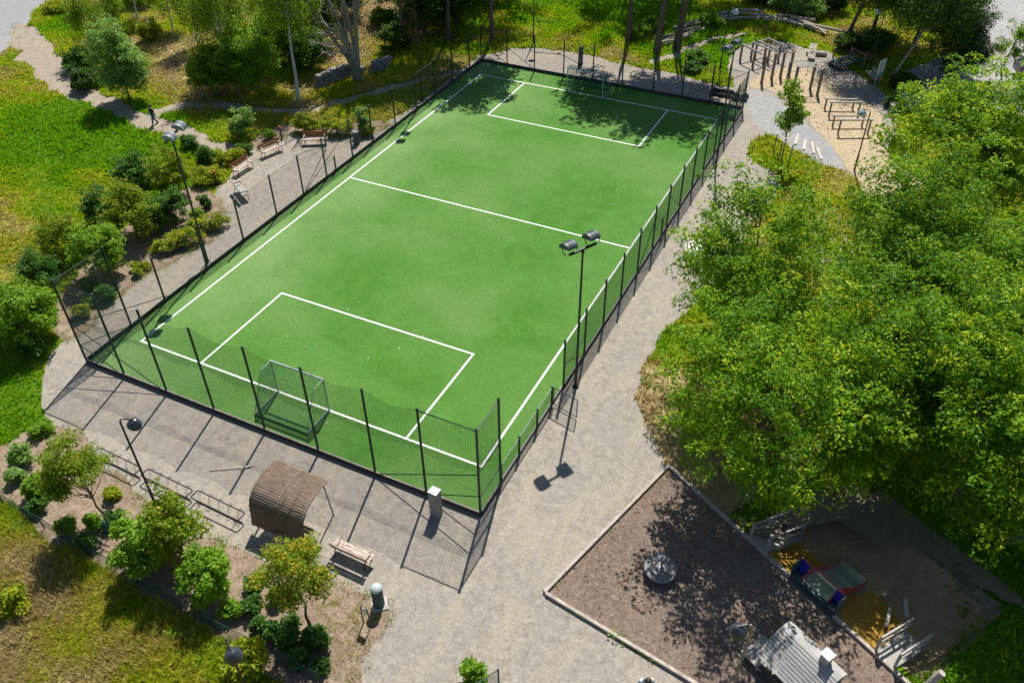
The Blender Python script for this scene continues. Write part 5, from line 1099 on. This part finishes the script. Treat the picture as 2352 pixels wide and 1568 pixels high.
# --- shrubs  (pixel of the base, height, radius, leaf, label)
SH = [
 (338, 1312, 2.2, .98, 'leaf_light', 'fresh green shrub left of the tall orange-tipped one by the bike racks', .13, None),
 (425, 1288, 3.2, 1.15, 'leaf_orange', 'tall shrub with orange tips between bike racks and dry meadow', .11, .30),
 (372, 1275, 2.2, .85, 'leaf_orange', 'upright orange-tipped shrub right under the leaning lamp', .11, .28),
 (488, 1368, 2.1, .95, 'leaf_light', 'light green rounded shrub at the right end of the big shrub group', .12, None),
 (586, 1352, .7, .34, 'leaf_dark', 'small dark shrub, upper one of the pair left of the blossoming tree', .09, None),
 (586, 1402, .75, .36, 'leaf_dark', 'small dark shrub, lower one of the pair left of the blossoming tree', .09, None),
 (601, 1446, .6, .28, 'leaf_dark', 'tiny dark shrub above two touching dark ones', .09, None),
 (637, 1462, .75, .36, 'leaf_dark', 'small dark shrub touching its neighbour, left of the two', .09, None),
 (664, 1478, .95, .46, 'leaf_dark', 'dark shrub touching its neighbour, right of the two', .09, None),
 (670, 1440, .55, .28, 'leaf_dark', 'tiny dark shrub left of the blossoming tree stem', .09, None),
 (727, 1483, 1.0, .52, 'leaf_dark', 'dark round shrub at the foot of the blossoming tree', .10, None),
 (690, 1522, .7, .35, 'leaf_dark', 'dark shrub touching the green mesh fence near the bottom', .09, None),
 (740, 1538, .5, .25, 'leaf_dark', 'tiny dark shrub nearest the bottom gravel edge', .09, None),
 (645, 1385, .8, .45, 'leaf_orange', 'small orange-flecked shrub under the blossoming tree crown', .09, .5),
 (536, 1416, .7, .40, 'leaf_light', 'small light shrub between the big shrub group and the mesh fence', .09, None),
 (575, 1540, 1.5, .85, 'leaf_yellow', 'yellow-green large-leaved shrub under the lamp at the bottom edge', .15, None),
 (54, 1062, 1.0, .62, 'leaf_pale', 'round grey-green shrub on bare soil, largest at the far left bed', .09, None),
 (42, 1106, .7, .42, 'leaf_pale', 'small grey-green shrub below the round one at the left edge', .09, None),
 (92, 1140, 1.2, .60, 'leaf_light', 'light shrub left of the small tree with the watering bag', .10, None),
 (90, 1172, .7, .40, 'leaf_dark', 'low dark shrub against the left end of the mesh fence', .09, None),
 (158, 1224, .8, .42, 'leaf_light', 'light round shrub beside the mesh fence, left of the watering bag', .09, None),
 (218, 1212, .7, .34, 'leaf_light', 'small light shrub left beside the watering bag', .09, None),
 (270, 1202, .75, .36, 'leaf_dark', 'small dark shrub right beside the watering bag', .09, None),
 (205, 1260, .7, .38, 'leaf_dark', 'dark shrub at the mesh fence below the watering bag', .09, None),
 (262, 1142, .5, .32, 'leaf_yellow', 'low yellow-green shrub beside the middle bike rack', .09, None),
 (100, 996, .6, .62, 'leaf_light', 'low spreading plant at the gravel corner by the fence shadow', .09, None),
 (112, 1112, .4, .22, 'leaf_light', 'seedling shrub on bare soil above the small tree', .08, None),
 (40, 1400, 1.1, .7, 'leaf_yellow', 'bright yellow-green bush in the meadow at the left edge', .10, None),
 (1085, 1572, 1.3, .55, 'leaf_light', 'leafy light shrub poking up at the bottom edge beside the fence corner', .10, None),
 # left border
 (70, 782, 2.9, 1.75, 'leaf_light', 'large light green shrub at the left edge beside the tall fence corner', .12, None),
 (100, 672, 2.2, 1.15, 'leaf_dark', 'dark upright shrub behind the large light one at the left edge', .09, None),
 (38, 742, 1.8, 1.0, 'leaf_dark', 'dark green shrub half behind the large light one, at the very left', .10, None),
 (75, 820, 1.1, .8, 'leaf_dark', 'low dark shrub below the large light one, beside the gravel', .10, None),
 (158, 598, 2.6, 1.35, 'leaf_orange', 'orange-tipped shrub on the meadow side of the border', .10, .35),
 (245, 632, 2.9, 1.45, 'leaf_light', 'light green shrub with airy outline in front of the orange-tipped one', .12, None),
 (318, 548, 3.0, 1.55, 'leaf_orange', 'largest orange-tipped shrub in the middle of the left border', .10, .30),
 (240, 512, 2.2, 1.05, 'leaf_dark', 'dark shrub behind the largest orange-tipped one', .10, None),
 (405, 512, 1.9, 1.05, 'leaf_dark', 'dark green shrub between border and floodlight mast', .10, None),
 (360, 528, 1.6, .9, 'leaf_dark', 'dark low shrub tucked behind the yellow hedge', .10, None),
 (320, 432, 2.0, 1.3, 'leaf_dark', 'dark shrub on the meadow slope above the border', .11, None),
 (402, 446, 2.9, 1.25, 'leaf_orange', 'small tree-like shrub with reddish tips behind the floodlight mast', .10, .40),
 (478, 385, 1.6, .85, 'leaf_dark', 'dark shrub where the footpath meets the benches', .10, None),
 (440, 345, 1.2, .8, 'leaf_dark', 'low dark shrub beside the footpath below the walker', .10, None),
 (470, 478, .9, .50, 'leaf_dark', 'dark clump left of the weathered bench', .09, None),
 (455, 505, .8, .45, 'leaf_light', 'light clump at the upper end of the yellow hedge', .09, None),
 (213, 672, 1.0, .5, 'leaf_dark', 'dark clump inside the left fence corner view', .09, None),
 (250, 690, 1.1, .55, 'leaf_dark', 'dark clump on the soil below the airy light shrub', .09, None),
 (312, 620, .45, .26, 'leaf_yellow', 'tiny yellow tuft by the tall fence post', .08, None),
 (336, 619, .45, .30, 'leaf_yellow', 'tiny yellow tuft on the gravel edge, right of another', .08, None),
 (317, 634, .45, .32, 'leaf_yellow', 'tiny yellow tuft on the gravel edge, lowest of three', .08, None),
 (190, 728, .7, .55, 'leaf_yellow', 'yellow-green low plant behind the tall mesh corner', .09, None),
 (205, 700, .5, .35, 'leaf_light', 'small light plant above the yellow-green one behind the mesh', .09, None),
 (562, 352, .8, .75, 'leaf_dark', 'low rounded dark shrub beside the second bench', .09, None),
 (562, 318, 1.9, .95, 'leaf_pale', 'pale green shrub between the two dirt trails', .11, None),
 (620, 318, .6, .45, 'leaf_light', 'small light plant behind the red-capped bollard', .09, None),
 (836, 305, 2.0, .62, 'leaf_pale', 'upright pale shrub behind the grey litter bin', .10, None),
]
for i, (u, v, H, R, mt, lab, lf, tip) in enumerate(SH):
    shrub(G(u, v), lab, H, R, mt, 100 + i, lf, 1.0 if R > .6 else 1.25, tipfrac=tip, rz=i * 1.3)
for i, (u, v, H, R, ov, rz, lab) in enumerate([(482, 525, .75, .95, (1.35, .65), R_(38), 'yellow-flowering hedge clump nearest the gravel bend by the floodlight'),
        (425, 560, .75, .95, (1.3, .7), R_(38), 'yellow-flowering hedge clump in the middle, behind the floodlight mast'), (380, 578, .7, .85, (1.2, .75), R_(38), 'yellow-flowering hedge clump at the lower end of the hedge'),
        (520, 375, .8, .95, (.8, 1.3), R_(-20), 'yellow-green low shrub between footpath and third bench'), (482, 418, .8, .95, (.9, 1.2), R_(-20), 'bright yellow-green low shrub behind the front red-capped bollard'),
        (710, 302, 1.0, .95, (1.3, .7), R_(25), 'yellow-green hedge behind the first bench'), (775, 308, 1.0, .95, (1.3, .7), R_(25), 'yellow-green hedge between first bench and litter bin'), (840, 312, .9, .7, (1.2, .7), R_(25), 'yellow-green hedge end beside the grey litter bin')]):
    shrub(G(u, v), lab, H, R, 'leaf_yellow', 300 + i, .09, 1.5, 'hedge_shrub', 'shrub', 'yellow-green low hedges beside the pitch', None, 26, .18, None, ov, rz)

# --- upper left slope
tree('willow_tree', G(300, 232), 'pale silvery-green rounded tree beside the bend of the footpath', 'tree', 5.6, 1.75, 2.6, 2.95, 'leaf_pale', 31, 22, 430, 48, .15, .34, .08, .4, zmin=-.8)
tree('birch_tree', G(527, 195), 'birch with hanging foliage, left of the bare white birch trunk', 'tree', 11.5, 2.3, 4.6, 5.6, 'leaf_birch', 32, 22, 330, 46, .15, .36, .13, 3.0, 'bark_birch', (-.4, 1.2), weep=1.7, zmin=-.7)
tree('birch_tree', G(685, 230), 'birch with a clear white trunk beside the dirt trail', 'tree', 13.5, 2.5, 4.2, 7.8, 'leaf_birch', 33, 20, 300, 46, .15, .36, .14, 6.0, 'bark_birch', (-1.0, 2.2), weep=2.4, zmin=-.6, off=(-1.0, 1.2))
for i, (u, v, H, R, mt, lab) in enumerate([(590, 212, 4.6, 2.2, 'leaf_light', 'bright bushy tree left of the white birch trunk'), (500, 222, 3.4, 1.8, 'leaf_birch', 'bushy undergrowth below the hanging birch'), (655, 150, 4.6, 2.0, 'leaf_light', 'bright bushy tree behind the white birch trunk'),
         (190, 165, 1.6, 1.3, 'leaf_dark', 'dark bush beside the footpath, left of the pale rounded tree'), (205, 205, 1.4, 1.2, 'leaf_deep', 'low dark bush in the shade of the pale rounded tree'),
        (350, 95, 1.6, 1.0, 'leaf_yellow', 'yellowish small bush on the dry slope'), 
        (330, 5, 3.2, 1.9, 'leaf_birch', 'dark bush at the top edge left of the birches'), (135, 30, .9, 1.2, 'leaf_yellow', 'yellow-flowered low bush beside the road shoulder'), 
        (715, 165, 3.0, 1.6, 'leaf_dark', 'dark bush between white birch trunk and bare grey tree'), (732, 110, 5.0, 2.1, 'leaf_deep', 'dark bush behind the branches of the bare grey tree'), (905, 120, 1.8, 1.4, 'leaf_deep', 'low dark bush right of the bare grey tree'),
        (880, 60, 1.2, 1.3, 'leaf_birch', 'low loose bush on the dry hillock behind the bare tree'), (975, 85, 5.5, 2.6, 'leaf_deep', 'dark thicket tree at the edge of the wood'), (1050, 62, 6.0, 2.8, 'leaf_deep', 'dark thicket tree nearest the far left fence corner'),
        (930, 40, 6.0, 2.8, 'leaf_deep', 'dark thicket tree at the top edge above the bare tree'), (1010, 15, 6.0, 3.0, 'leaf_deep', 'dark thicket tree at the top edge in the middle of the wood'), (1105, 5, 4.5, 2.2, 'leaf_dark', 'green thicket tree at the right end of the wood'), (790, 40, 5.0, 2.4, 'leaf_deep', 'dark bush behind the stems of the bare tree')]):
    (shrub if H < 3.3 else shrub)(G(u, v), lab, H, R, mt, 400 + i, .13, 1.0, 'bush', 'bush', None, None, 26, .26)
for i, (u, v, H, R, zc, lab) in enumerate([(258, 95, 7.5, 1.4, 4.2, 'wispy birch on the slope right behind the pale rounded tree'), (398, 70, 8.5, 1.5, 4.8, 'wispy birch near the top, left of the hanging birch'), (455, 105, 9, 1.5, 5.2, 'wispy birch close beside the hanging birch'),
        (215, 130, 6.5, 1.4, 3.4, 'wispy birch upper left of the pale rounded tree'), (318, 48, 8.5, 1.5, 4.6, 'wispy birch at the top edge above the yellowish bush'), (610, 110, 9, 1.6, 5.4, 'wispy birch between the two white birch trunks')]):
    tree('birch_tree', G(u, v), lab, 'tree', H, R, H * .42, zc, 'leaf_birch', 600 + i, 16, 150, 40, .14, .32, .08, 1.6, 'bark_birch', (.3, .3), weep=1.1, zmin=-.8, group='birches on the upper left slope')
# bare multi-stemmed tree
r = empty('bare_tree', G(822, 188), 'bare grey multi-stemmed tree with dead white branches by the stone wall', 'tree')
rb = random.Random(5); mb = MB(); dead = MB()
base = G(822, 188)
for (du, H, rad) in ((690, 13, .15), (728, 15, .14), (775, 17, .16), (845, 17, .17), (872, 15, .15), (800, 14, .11)):
    tip = G(du, -60 if du > 700 else 40, 0); top = G(du, -20, 0)
    p0 = Vector((rb.uniform(-.25, .25), rb.uniform(-.2, .2), 0)); dx = (du - 815) / 40.0
    dirv = Vector((dx * 1.5, dx * .7, 0)); pts = [p0 + dirv * t + Vector((rb.uniform(-.1, .1) * (t > 0), rb.uniform(-.1, .1) * (t > 0), H * (t ** .85) * (1 - .08 * abs(dx)))) for t in (0, .15, .3, .5, .7, .85, 1)]
    mb.tube(pts, [rad * 1.25, rad, rad * .9, rad * .75, rad * .55, rad * .38, rad * .2], 8)
    for k in range(13):
        s = pts[rb.randint(2, 6)]; d = Vector((rb.uniform(-1, 1), rb.uniform(-1, 1), rb.uniform(.1, 1))).normalized() * rb.uniform(1.0, 3.0); m = s + d * .5 + Vector((0, 0, rb.uniform(-.2, .3)))
        mb.tube([s, m, s + d], [.045, .03, .012], 5)
        for q in range(2): d2 = d * .4 + Vector((rb.uniform(-.5, .5), rb.uniform(-.5, .5), rb.uniform(-.2, .5))); mb.tube([m, m + d2], [.02, .008], 4)
mb.build('trunk', M['bark_grey'], r, True, 80)
s0 = Vector((-1.0, -.3, 2.6))
for k in range(9):
    a = s0 + Vector((rb.uniform(-.3, .3), rb.uniform(-.3, .3), rb.uniform(-.5, 1.6))); pts = [Vector((0, 0, 1.2 + .2 * k)), a]
    for j in range(4): pts.append(pts[-1] + Vector((rb.uniform(-.75, -.15), rb.uniform(-.5, .1), rb.uniform(-.35, .5))))
    dead.tube(pts, [.09, .075, .06, .05, .035, .018], 6)
    for j in range(2, 6): d2 = Vector((rb.uniform(-.6, .3), rb.uniform(-.5, .4), rb.uniform(-.4, .6))); dead.tube([pts[j], pts[j] + d2], [.035, .012], 4)
dead.build('dead_branches', M['driftwood'], r, True, 80)

# --- tall trees behind the far fence: trunks in view, crowns above the frame
TT = [((8.42, 50.46), 21, 3.9, 16, .24, 'straight grey-brown trunk on the left of the trees behind the far goal', (-.1, .4)), ((11.66, 48.7), 21, 3.9, 15.5, .27, 'thick dark mossy trunk leaning right behind the far goal', (.9, 1.0)), ((12.81, 50.0), 20, 3.4, 16, .16, 'left of a pair of slim trunks behind the far goal', (.7, 1.5)), ((13.25, 49.8), 20, 3.2, 15, .16, 'right of a pair of slim trunks behind the far goal', (.9, 1.2)),
      ((-2.6, 45.2), 18, 3.4, 13, .2, 'dark trunk in the wood edge near the far left corner', (.2, .6)), ((-6.2, 43.6), 17, 3.6, 12.5, .2, 'dark trunk in the shade right of the bare tree', (.3, .8)), ((-9.0, 40.5), 17, 3.2, 13, .18, 'dark trunk beside the far left floodlight mast', (0, 1.0)),
      ((3.5, 64.0), 18, 5.0, 11, .25, 'tall tree beyond the top edge behind the shaded long grass', (0, .5)), ((9.5, 66.0), 18, 5.0, 11, .25, 'tall tree beyond the top edge behind the slim trunks', (0, .5)), ((-7.5, 57), 18, 5.0, 11, .25, 'tall tree beyond the top edge of the wood', (0, .5)), ((15.5, 69), 18, 4.6, 11, .25, 'tall tree beyond the top edge behind the log barrier', (0, .5))]
for i, ((x, y), H, R, zc, r0, lab, ln) in enumerate(TT):
    tree('tall_tree', (x, y, 0), lab, 'tree', H, R, H - zc, zc, 'leaf_deep', 50 + i, 18, 240, 34, .30, .60, r0, zc - 3.2, 'bark_brown', ln, group='tall trees behind the far fence', fill=.40, zmin=-.6)
# --- dark trees upper right
tree('birch_tree', (30.55, 50.06, 0), 'leaning birch with pale trunk and dark hanging leaves behind the information sign', 'tree', 11.5, 3.2, 3.4, 6.6, 'leaf_deep', 71, 24, 520, 46, .15, .45, .13, 4.2, 'bark_grey', (3.2, 2.6), weep=1.8, off=(.3, .4), zmin=-.6)
tree('birch_tree', (25.93, 57.73, 0), 'dark leaning tree at the right end of the log barrier', 'tree', 12, 4.0, 3.4, 8.2, 'leaf_deep', 72, 26, 620, 46, .15, .45, .19, 3.0, 'bark_brown', (1.8, .6), weep=2.2, off=(.6, -2.6), zmin=-.6)
tree('birch_tree', (31.5, 58.5, 0), 'dark drooping birch beside the parking lot', 'tree', 11.0, 3.6, 3.8, 5.8, 'leaf_deep', 73, 26, 620, 46, .15, .48, .17, 3.0, 'bark_grey', (.6, .8), weep=1.8, zmin=-.7)
tree('birch_tree', (27.8, 61.0, 0), 'dark drooping tree behind the park lamp at the top right', 'tree', 10.0, 3.0, 3.6, 5.4, 'leaf_deep', 74, 22, 480, 46, .16, .46, .16, 2.6, 'bark_brown', (.2, .6), weep=1.6, zmin=-.7)
tree('pine_tree', G(2180, 178), 'dark bushy pine between the birches and the parking lot', 'pine', 5.4, 2.3, 2.6, 2.8, 'leaf_pine', 75, 22, 460, 56, .13, .36, .1, .5, zmin=-.8, flat=.8)
tree('cherry_tree', G(2290, 200), 'light leafy sapling in front of the parked car', 'tree', 4.8, 1.1, 1.6, 3.2, 'leaf_maple', 76, 10, 70, 36, .14, .3, .06, 1.2)
for i, (u, v, H, R, mt, lab) in enumerate([(1795, 20, 1.3, 1.4, 'leaf_pale', 'grey-green weedy bush behind the log barrier'), (1850, 40, 1.6, 1.6, 'leaf_pale', 'grey-green weedy bush above the right log heap'), (1905, 25, 2.6, 1.8, 'leaf_deep', 'dark bush between log heap and leaning dark tree'), (1740, 8, 1.4, 1.6, 'leaf_dark', 'dark bush at the top edge above the log barrier'),
        (1945, 115, 1.1, 1.1, 'leaf_deep', 'low dark bush at the foot of the leaning dark tree'), (2010, 120, 1.6, 1.3, 'leaf_dark', 'dark bush at the foot of the lamp among the trees'), (2075, 205, .9, 1.1, 'leaf_deep', 'low dark bush at the foot of the leaning birch'), (2052, 245, .7, .8, 'leaf_dark', 'low dark bush beside the blue barrel'),
        (1630, 60, .9, 1.1, 'leaf_light', 'light weedy bush inside the bend of the log barrier'), (1465, 85, .9, 1.1, 'leaf_light', 'light weedy bush between the two left trunks'), (1500, 70, .9, 1.0, 'leaf_light', 'light weedy bush behind the thick trunk'), (1600, 145, .8, .9, 'leaf_dark', 'dark tall weeds beside the gravel behind the far goal'), (1590, 165, .7, .8, 'leaf_dark', 'dark weed clump nearest the far fence')]):
    shrub(G(u, v), lab, H, R, mt, 500 + i, .14, .9, 'bush', 'bush', None, None, 26, .28)

# ================================================================== GRASS
def on_bare(P):
    k = np.zeros(len(P), bool)
    for q in BARE: k |= inpoly(P, q)
    k |= (P[:, 0] > PX0 - .05) & (P[:, 0] < PX1 + .05) & (P[:, 1] > PY0 - .05) & (P[:, 1] < PY1 + .05)
    return k
def blades(name, n, box, hmin, hmax, label, seed, keep=None, bare_ok=False, wid=.018, spread=.10, per=5, cat='grass', tshift=0.0):
    rng = np.random.RandomState(seed); P = np.stack([rng.uniform(box[0], box[1], n), rng.uniform(box[2], box[3], n)], 1)
    z = pit_depth(P[:, 0], P[:, 1]); k = seen(np.column_stack([P, z])) & (~on_bare(P) | bare_ok)
    if keep is not None: k &= keep(P, rng)
    P = P[k]; d = dryness(P[:, 0], P[:, 1]); n = len(P); m = n * per; i = np.repeat(np.arange(n), per)
    dist = np.hypot(P[:, 0] - CAM_LOC[0], P[:, 1] - CAM_LOC[1])
    a = rng.uniform(0, 2 * np.pi, m); rr = rng.uniform(0, spread, m); b0 = np.column_stack([P[i, 0] + rr * np.cos(a), P[i, 1] + rr * np.sin(a), pit_depth(P[i, 0], P[i, 1])])
    hp = hmin + (hmax - hmin) * vnoise(P[:, 0], P[:, 1], 2.2, seed + 1) * rng.uniform(.6, 1.3, n)
    h = hp[i] * rng.uniform(.6, 1.15, m); lean = rng.uniform(.15, .75, m) * h; a2 = a + rng.normal(0, .8, m)
    wv = wid * (1 + dist[i] / 45.) * rng.uniform(.7, 1.4, m); px = -np.sin(a2) * wv; py = np.cos(a2) * wv
    V = np.empty((m, 3, 3)); V[:, 0] = b0 + np.column_stack([px, py, 0 * px]); V[:, 1] = b0 - np.column_stack([px, py, 0 * px]); V[:, 2] = b0 + np.column_stack([lean * np.cos(a2), lean * np.sin(a2), h])
    me = bpy.data.meshes.new(name); me.vertices.add(3 * m); me.vertices.foreach_set('co', V.astype(np.float32).ravel())
    me.loops.add(3 * m); me.loops.foreach_set('vertex_index', np.arange(3 * m, dtype=np.int32)); me.polygons.add(m)
    me.polygons.foreach_set('loop_start', (np.arange(m) * 3).astype(np.int32)); me.polygons.foreach_set('loop_total', np.full(m, 3, np.int32))
    tn = np.clip((d * 1.05 - .02)[i] + rng.normal(0, .11, m) + .09 * rng.uniform(-1, 1, n)[i] + tshift, 0, 1)
    at_ = me.attributes.new('tint', 'FLOAT', 'POINT'); at_.data.foreach_set('value', np.repeat(tn, 3).astype(np.float32)); me.update(calc_edges=True); me.materials.append(M['grass'])
    o = bpy.data.objects.new(name, me); COL.objects.link(o); tag(o, label, cat, kind='stuff')
SHADE = G2([(1700, 1110), (1900, 1110), (2080, 1120), (2230, 1200), (2320, 1320), (2400, 1420), (2300, 1430), (2180, 1300), (2050, 1225), (1900, 1200), (1760, 1245), (1640, 1150)])
def thin_shade(P, rng): return ~(inpoly(P, SHADE) & (rng.rand(len(P)) < .82))
blades('meadow_grass', 125000, (-60, 46, -22, 12), .07, .44, 'rough meadow grass mixing fresh green and dry straw tufts', 61, thin_shade)
blades('meadow_grass', 190000, (-60, 46, 12, 80), .07, .46, 'rough grass on the slopes and behind the pitch', 62, thin_shade, wid=.022)
blades('near_grass', 60000, (0, 34, -20, -8), .08, .32, 'dry olive meadow grass at the bottom left', 63, None, wid=.013)
TUFT = G2([(730, 1385), (790, 1370), (850, 1395), (885, 1440), (880, 1500), (850, 1530), (815, 1568), (770, 1568), (735, 1500), (745, 1440)])
blades('gravel_tufts', 9000, (14, 24, -14, -6), .04, .13, 'sparse dry tufts on the stony soil round the notice board', 67, lambda P, rng: inpoly(P, TUFT) & (vnoise(P[:, 0], P[:, 1], .7, 93) > .42), True, wid=.012, tshift=.3)
def weedy(P, rng): return vnoise(P[:, 0], P[:, 1], 1.6, 91) > .74
def weeds(name, n, box, label, seed, size, mat):
    rng = np.random.RandomState(seed); P = np.stack([rng.uniform(box[0], box[1], n), rng.uniform(box[2], box[3], n)], 1)
    z = pit_depth(P[:, 0], P[:, 1]); k = seen(np.column_stack([P, z])) & ~on_bare(P) & weedy(P, rng) & (dryness(P[:, 0], P[:, 1]) < .62); P = P[k]
    C = np.column_stack([P, .10 + pit_depth(P[:, 0], P[:, 1]) + .1 * rng.rand(len(P))])
    Q, A, Nn, s, tn = clumps_to_leaves(rng, C, .16, 9, size, .8, .1); o = leaf_obj(name, Q, A, Nn, s, tn, M[mat]); tag(o, label, 'weeds', kind='stuff')
weeds('weeds', 26000, (-60, 46, -22, 20), 'broad-leaved weeds scattered through the near meadow', 64, .11, 'leaf_light')
weeds('weeds', 34000, (-60, 46, 20, 80), 'broad-leaved weeds scattered through the far grass', 65, .14, 'leaf_birch')
# sparse tufts on soil and gravel margins
def margin(name, n, polys, label, seed):
    rng = np.random.RandomState(seed); L = []
    for Q in polys:
        k = rng.randint(0, len(Q), n // len(polys)); f = rng.rand(len(k))[:, None]; L.append(Q[k] * f + Q[(k + 1) % len(Q)] * (1 - f) + rng.normal(0, .16, (len(k), 2)))
    P = np.concatenate(L); k = seen(np.column_stack([P, 0 * P[:, 0]])) & ~((P[:, 0] > PX0 - .2) & (P[:, 0] < PX1 + .2) & (P[:, 1] > PY0 - .2) & (P[:, 1] < PY1 + .2)); P = P[k]
    C = np.column_stack([P, .05 + .05 * rng.rand(len(P))]); Q, A, Nn, s, tn = clumps_to_leaves(rng, C, .10, 6, .08, .8, .0)
    o = leaf_obj(name, Q, A, Nn, s, tn * .9, M['leaf_birch'], width=.4); tag(o, label, 'weeds', kind='stuff')
margin('edge_weeds', 2600, [BARE[i] for i in (0, 2, 3, 6, 9, 10, 11)], 'small weeds creeping in along the path and gravel edges', 66)

def scatter(name, n, poly, z, size, mat, label, cat, seed, width, inside_pitch=False):
    rng = np.random.RandomState(seed); lo, hi = poly.min(0), poly.max(0); P = rng.uniform(lo, hi, (n, 2)); k = inpoly(P, poly) & seen(np.column_stack([P, 0 * P[:, 0]]))
    if not inside_pitch: k &= ~((P[:, 0] > PX0 - .1) & (P[:, 0] < PX1 + .1) & (P[:, 1] > PY0 - .1) & (P[:, 1] < PY1 + .1))
    P = P[k]; m = len(P); a = rng.uniform(0, 2 * np.pi, m); A = np.column_stack([np.cos(a), np.sin(a), rng.uniform(-.05, .25, m)]); Nn = np.column_stack([rng.normal(0, .3, (m, 2)), np.ones(m)])
    o = leaf_obj(name, np.column_stack([P, np.full(m, z)]), A, Nn, size * rng.uniform(.4, 1.5, m) ** 1.5, rng.uniform(0, 1, m), M[mat], width=width); tag(o, label, cat, kind='stuff')
M['sliver'] = leafmat('sliver', [(0.0, (0.10, 0.07, 0.05)), (0.5, (0.30, 0.22, 0.16)), (1.0, (0.66, 0.58, 0.48))], None, 0.05)
scatter('bark_slivers', 3600, PLAY, .026, .11, 'sliver', 'loose pale bark slivers lying on the playground surface', 'bark', 81, .18)
scatter('ground_litter', 5200, BARE[5], .016, .10, 'sliver', 'small twigs, leaves and pebbles scattered on the gravel yard', 'litter', 82, .4)
scatter('chip_litter', 3000, CHIPS, .022, .13, 'sliver', 'loose wood chips on the exercise area', 'woodchips', 83, .3)
scatter('turf_litter', 260, PITCH, .03, .09, 'sliver', 'a few dry leaves blown onto the turf', 'litter', 84, .5, True)

# ================================================================== PEOPLE
def skin(name, V, Ed, Rr, mat, parent, lv=2):
    me = bpy.data.meshes.new(name); me.from_pydata(V, Ed, []); me.update(); me.materials.append(mat)
    o = bpy.data.objects.new(name, me); COL.objects.link(o); o.parent = parent
    md = o.modifiers.new('skin', 'SKIN'); md.use_smooth_shade = True
    sv = me.skin_vertices[0].data
    for i, rr in enumerate(Rr): sv[i].radius = (rr, rr) if not hasattr(rr, '__len__') else rr
    sv[0].use_root = True
    s = o.modifiers.new('sub', 'SUBSURF'); s.levels = lv; s.render_levels = lv
    return o
def person(loc, rz, label, top, legs, stride=.22, armbend=0.0, headtilt=0.0, k=1.0):
    r = empty('person', loc, label, 'person', rz); r.scale = (k, k, k)
    V = [(0, 0, .95), (0, .01, 1.15), (0, .02, 1.38), (0, .02, 1.48), (0, .05 + headtilt * .3, 1.56), (0, .04 + headtilt * .5, 1.66), (0, .10 + headtilt * .6, 1.60)]
    Rr = [.135, .12, .13, .055, .068, .092, .018]; Ed = [(0, 1), (1, 2), (2, 3), (3, 4), (4, 5), (4, 6)]
    def add(p, par, rr): V.append(p); Rr.append(rr); Ed.append((par, len(V) - 1)); return len(V) - 1
    ends = {}
    for s, ph in ((-1, 1), (1, -1)):
        hp = add((s * .10, 0, .90), 0, .095); kn = add((s * .11, .5 * stride * ph + .05, .50), hp, .062); an = add((s * .11, stride * ph * 1.1 - .03, .10), kn, .042); he = add((s * .11, stride * ph * 1.1 - .02, .045), an, .04); add((s * .125, stride * ph * 1.1 + .15, .035), he, .034)
        sh = add((s * .19, .02, 1.40), 2, .062); el = add((s * .25, -.18 * stride * ph / .22 * .6 + .02 + armbend * .02, 1.12), sh, .042); wr = add((s * (.24 - .08 * armbend), -.30 * stride * ph / .22 * .6 + .10 + .22 * armbend, .88 + .25 * armbend), el, .028)
        pm = add((V[wr][0], V[wr][1] + .03 + .03 * armbend, V[wr][2] - .07 + .06 * armbend), wr, .032)
        d = Vector(V[pm]) - Vector(V[wr]); d.normalize()
        for f, (ox, L) in enumerate(((-.028, .07), (-.01, .085), (.01, .08), (.028, .062))):
            q = Vector(V[pm]) + d * L * .6 + Vector((0, ox, 0)); a = add(tuple(q), pm, .009); add(tuple(q + d * L * .4 + Vector((-s * .018, 0, 0))), a, .008)
        th = add((V[wr][0] - s * .02, V[wr][1] + .055, V[wr][2] - .045), pm, .011); add((V[wr][0] - s * .025, V[wr][1] + .075, V[wr][2] - .075), th, .009)
        ends[s] = (V[hp], V[kn], V[an], V[he], V[sh], V[el], V[wr])
    skin('body', V, Ed, Rr, M['skin'], r)
    e1, e2 = ends[-1], ends[1]; mid = lambda a, b, t: tuple(Vector(a).lerp(Vector(b), t))
    skin('shirt', [(0, 0, .90), (0, .01, 1.15), (0, .02, 1.42), e1[4], mid(e1[4], e1[5], .9), e2[4], mid(e2[4], e2[5], .9)], [(0, 1), (1, 2), (2, 3), (3, 4), (2, 5), (5, 6)], [.165, .148, .13, .085, .062, .085, .062], M[top], r)
    skin('trousers', [(0, 0, .96), e1[0], e1[1], e1[2], e2[0], e2[1], e2[2]], [(0, 1), (1, 2), (2, 3), (0, 4), (4, 5), (5, 6)], [.15, .112, .082, .064, .112, .082, .064], M[legs], r)
    for e in (e1, e2): part(r, 'shoe', M['shoe'], lambda mb: mb.tube([(e[3][0], e[3][1] - .05, .05), (e[3][0], e[3][1] + .05, .055), (e[3][0], e[3][1] + .19, .04)], [.045, .05, .035], 8), True)
    h = Vector(V[5]); part(r, 'hair', M['hair'], lambda mb: mb.lathe([(.105, -.05), (.118, .01), (.105, .065), (.065, .105), (.02, .118)], 14, h + Vector((0, -.02, .0))).tube([h + Vector((0, -.085, .02)), h + Vector((0, -.10, -.08)), h + Vector((0, -.085, -.16))], [.07, .065, .04], 8), True)
    return r
person(G(357, 287), R_(160), 'walker in black top and blue jeans on the dirt footpath', 'cloth_black', 'cloth_denim', .24, 0, .05, .92)
p2 = person((29.95, -7.05, 0), R_(-150), 'person in a pale blue top at the bottom edge looking down', 'cloth_pale', 'cloth_denim', .06, 1.0, .35, 1.0)
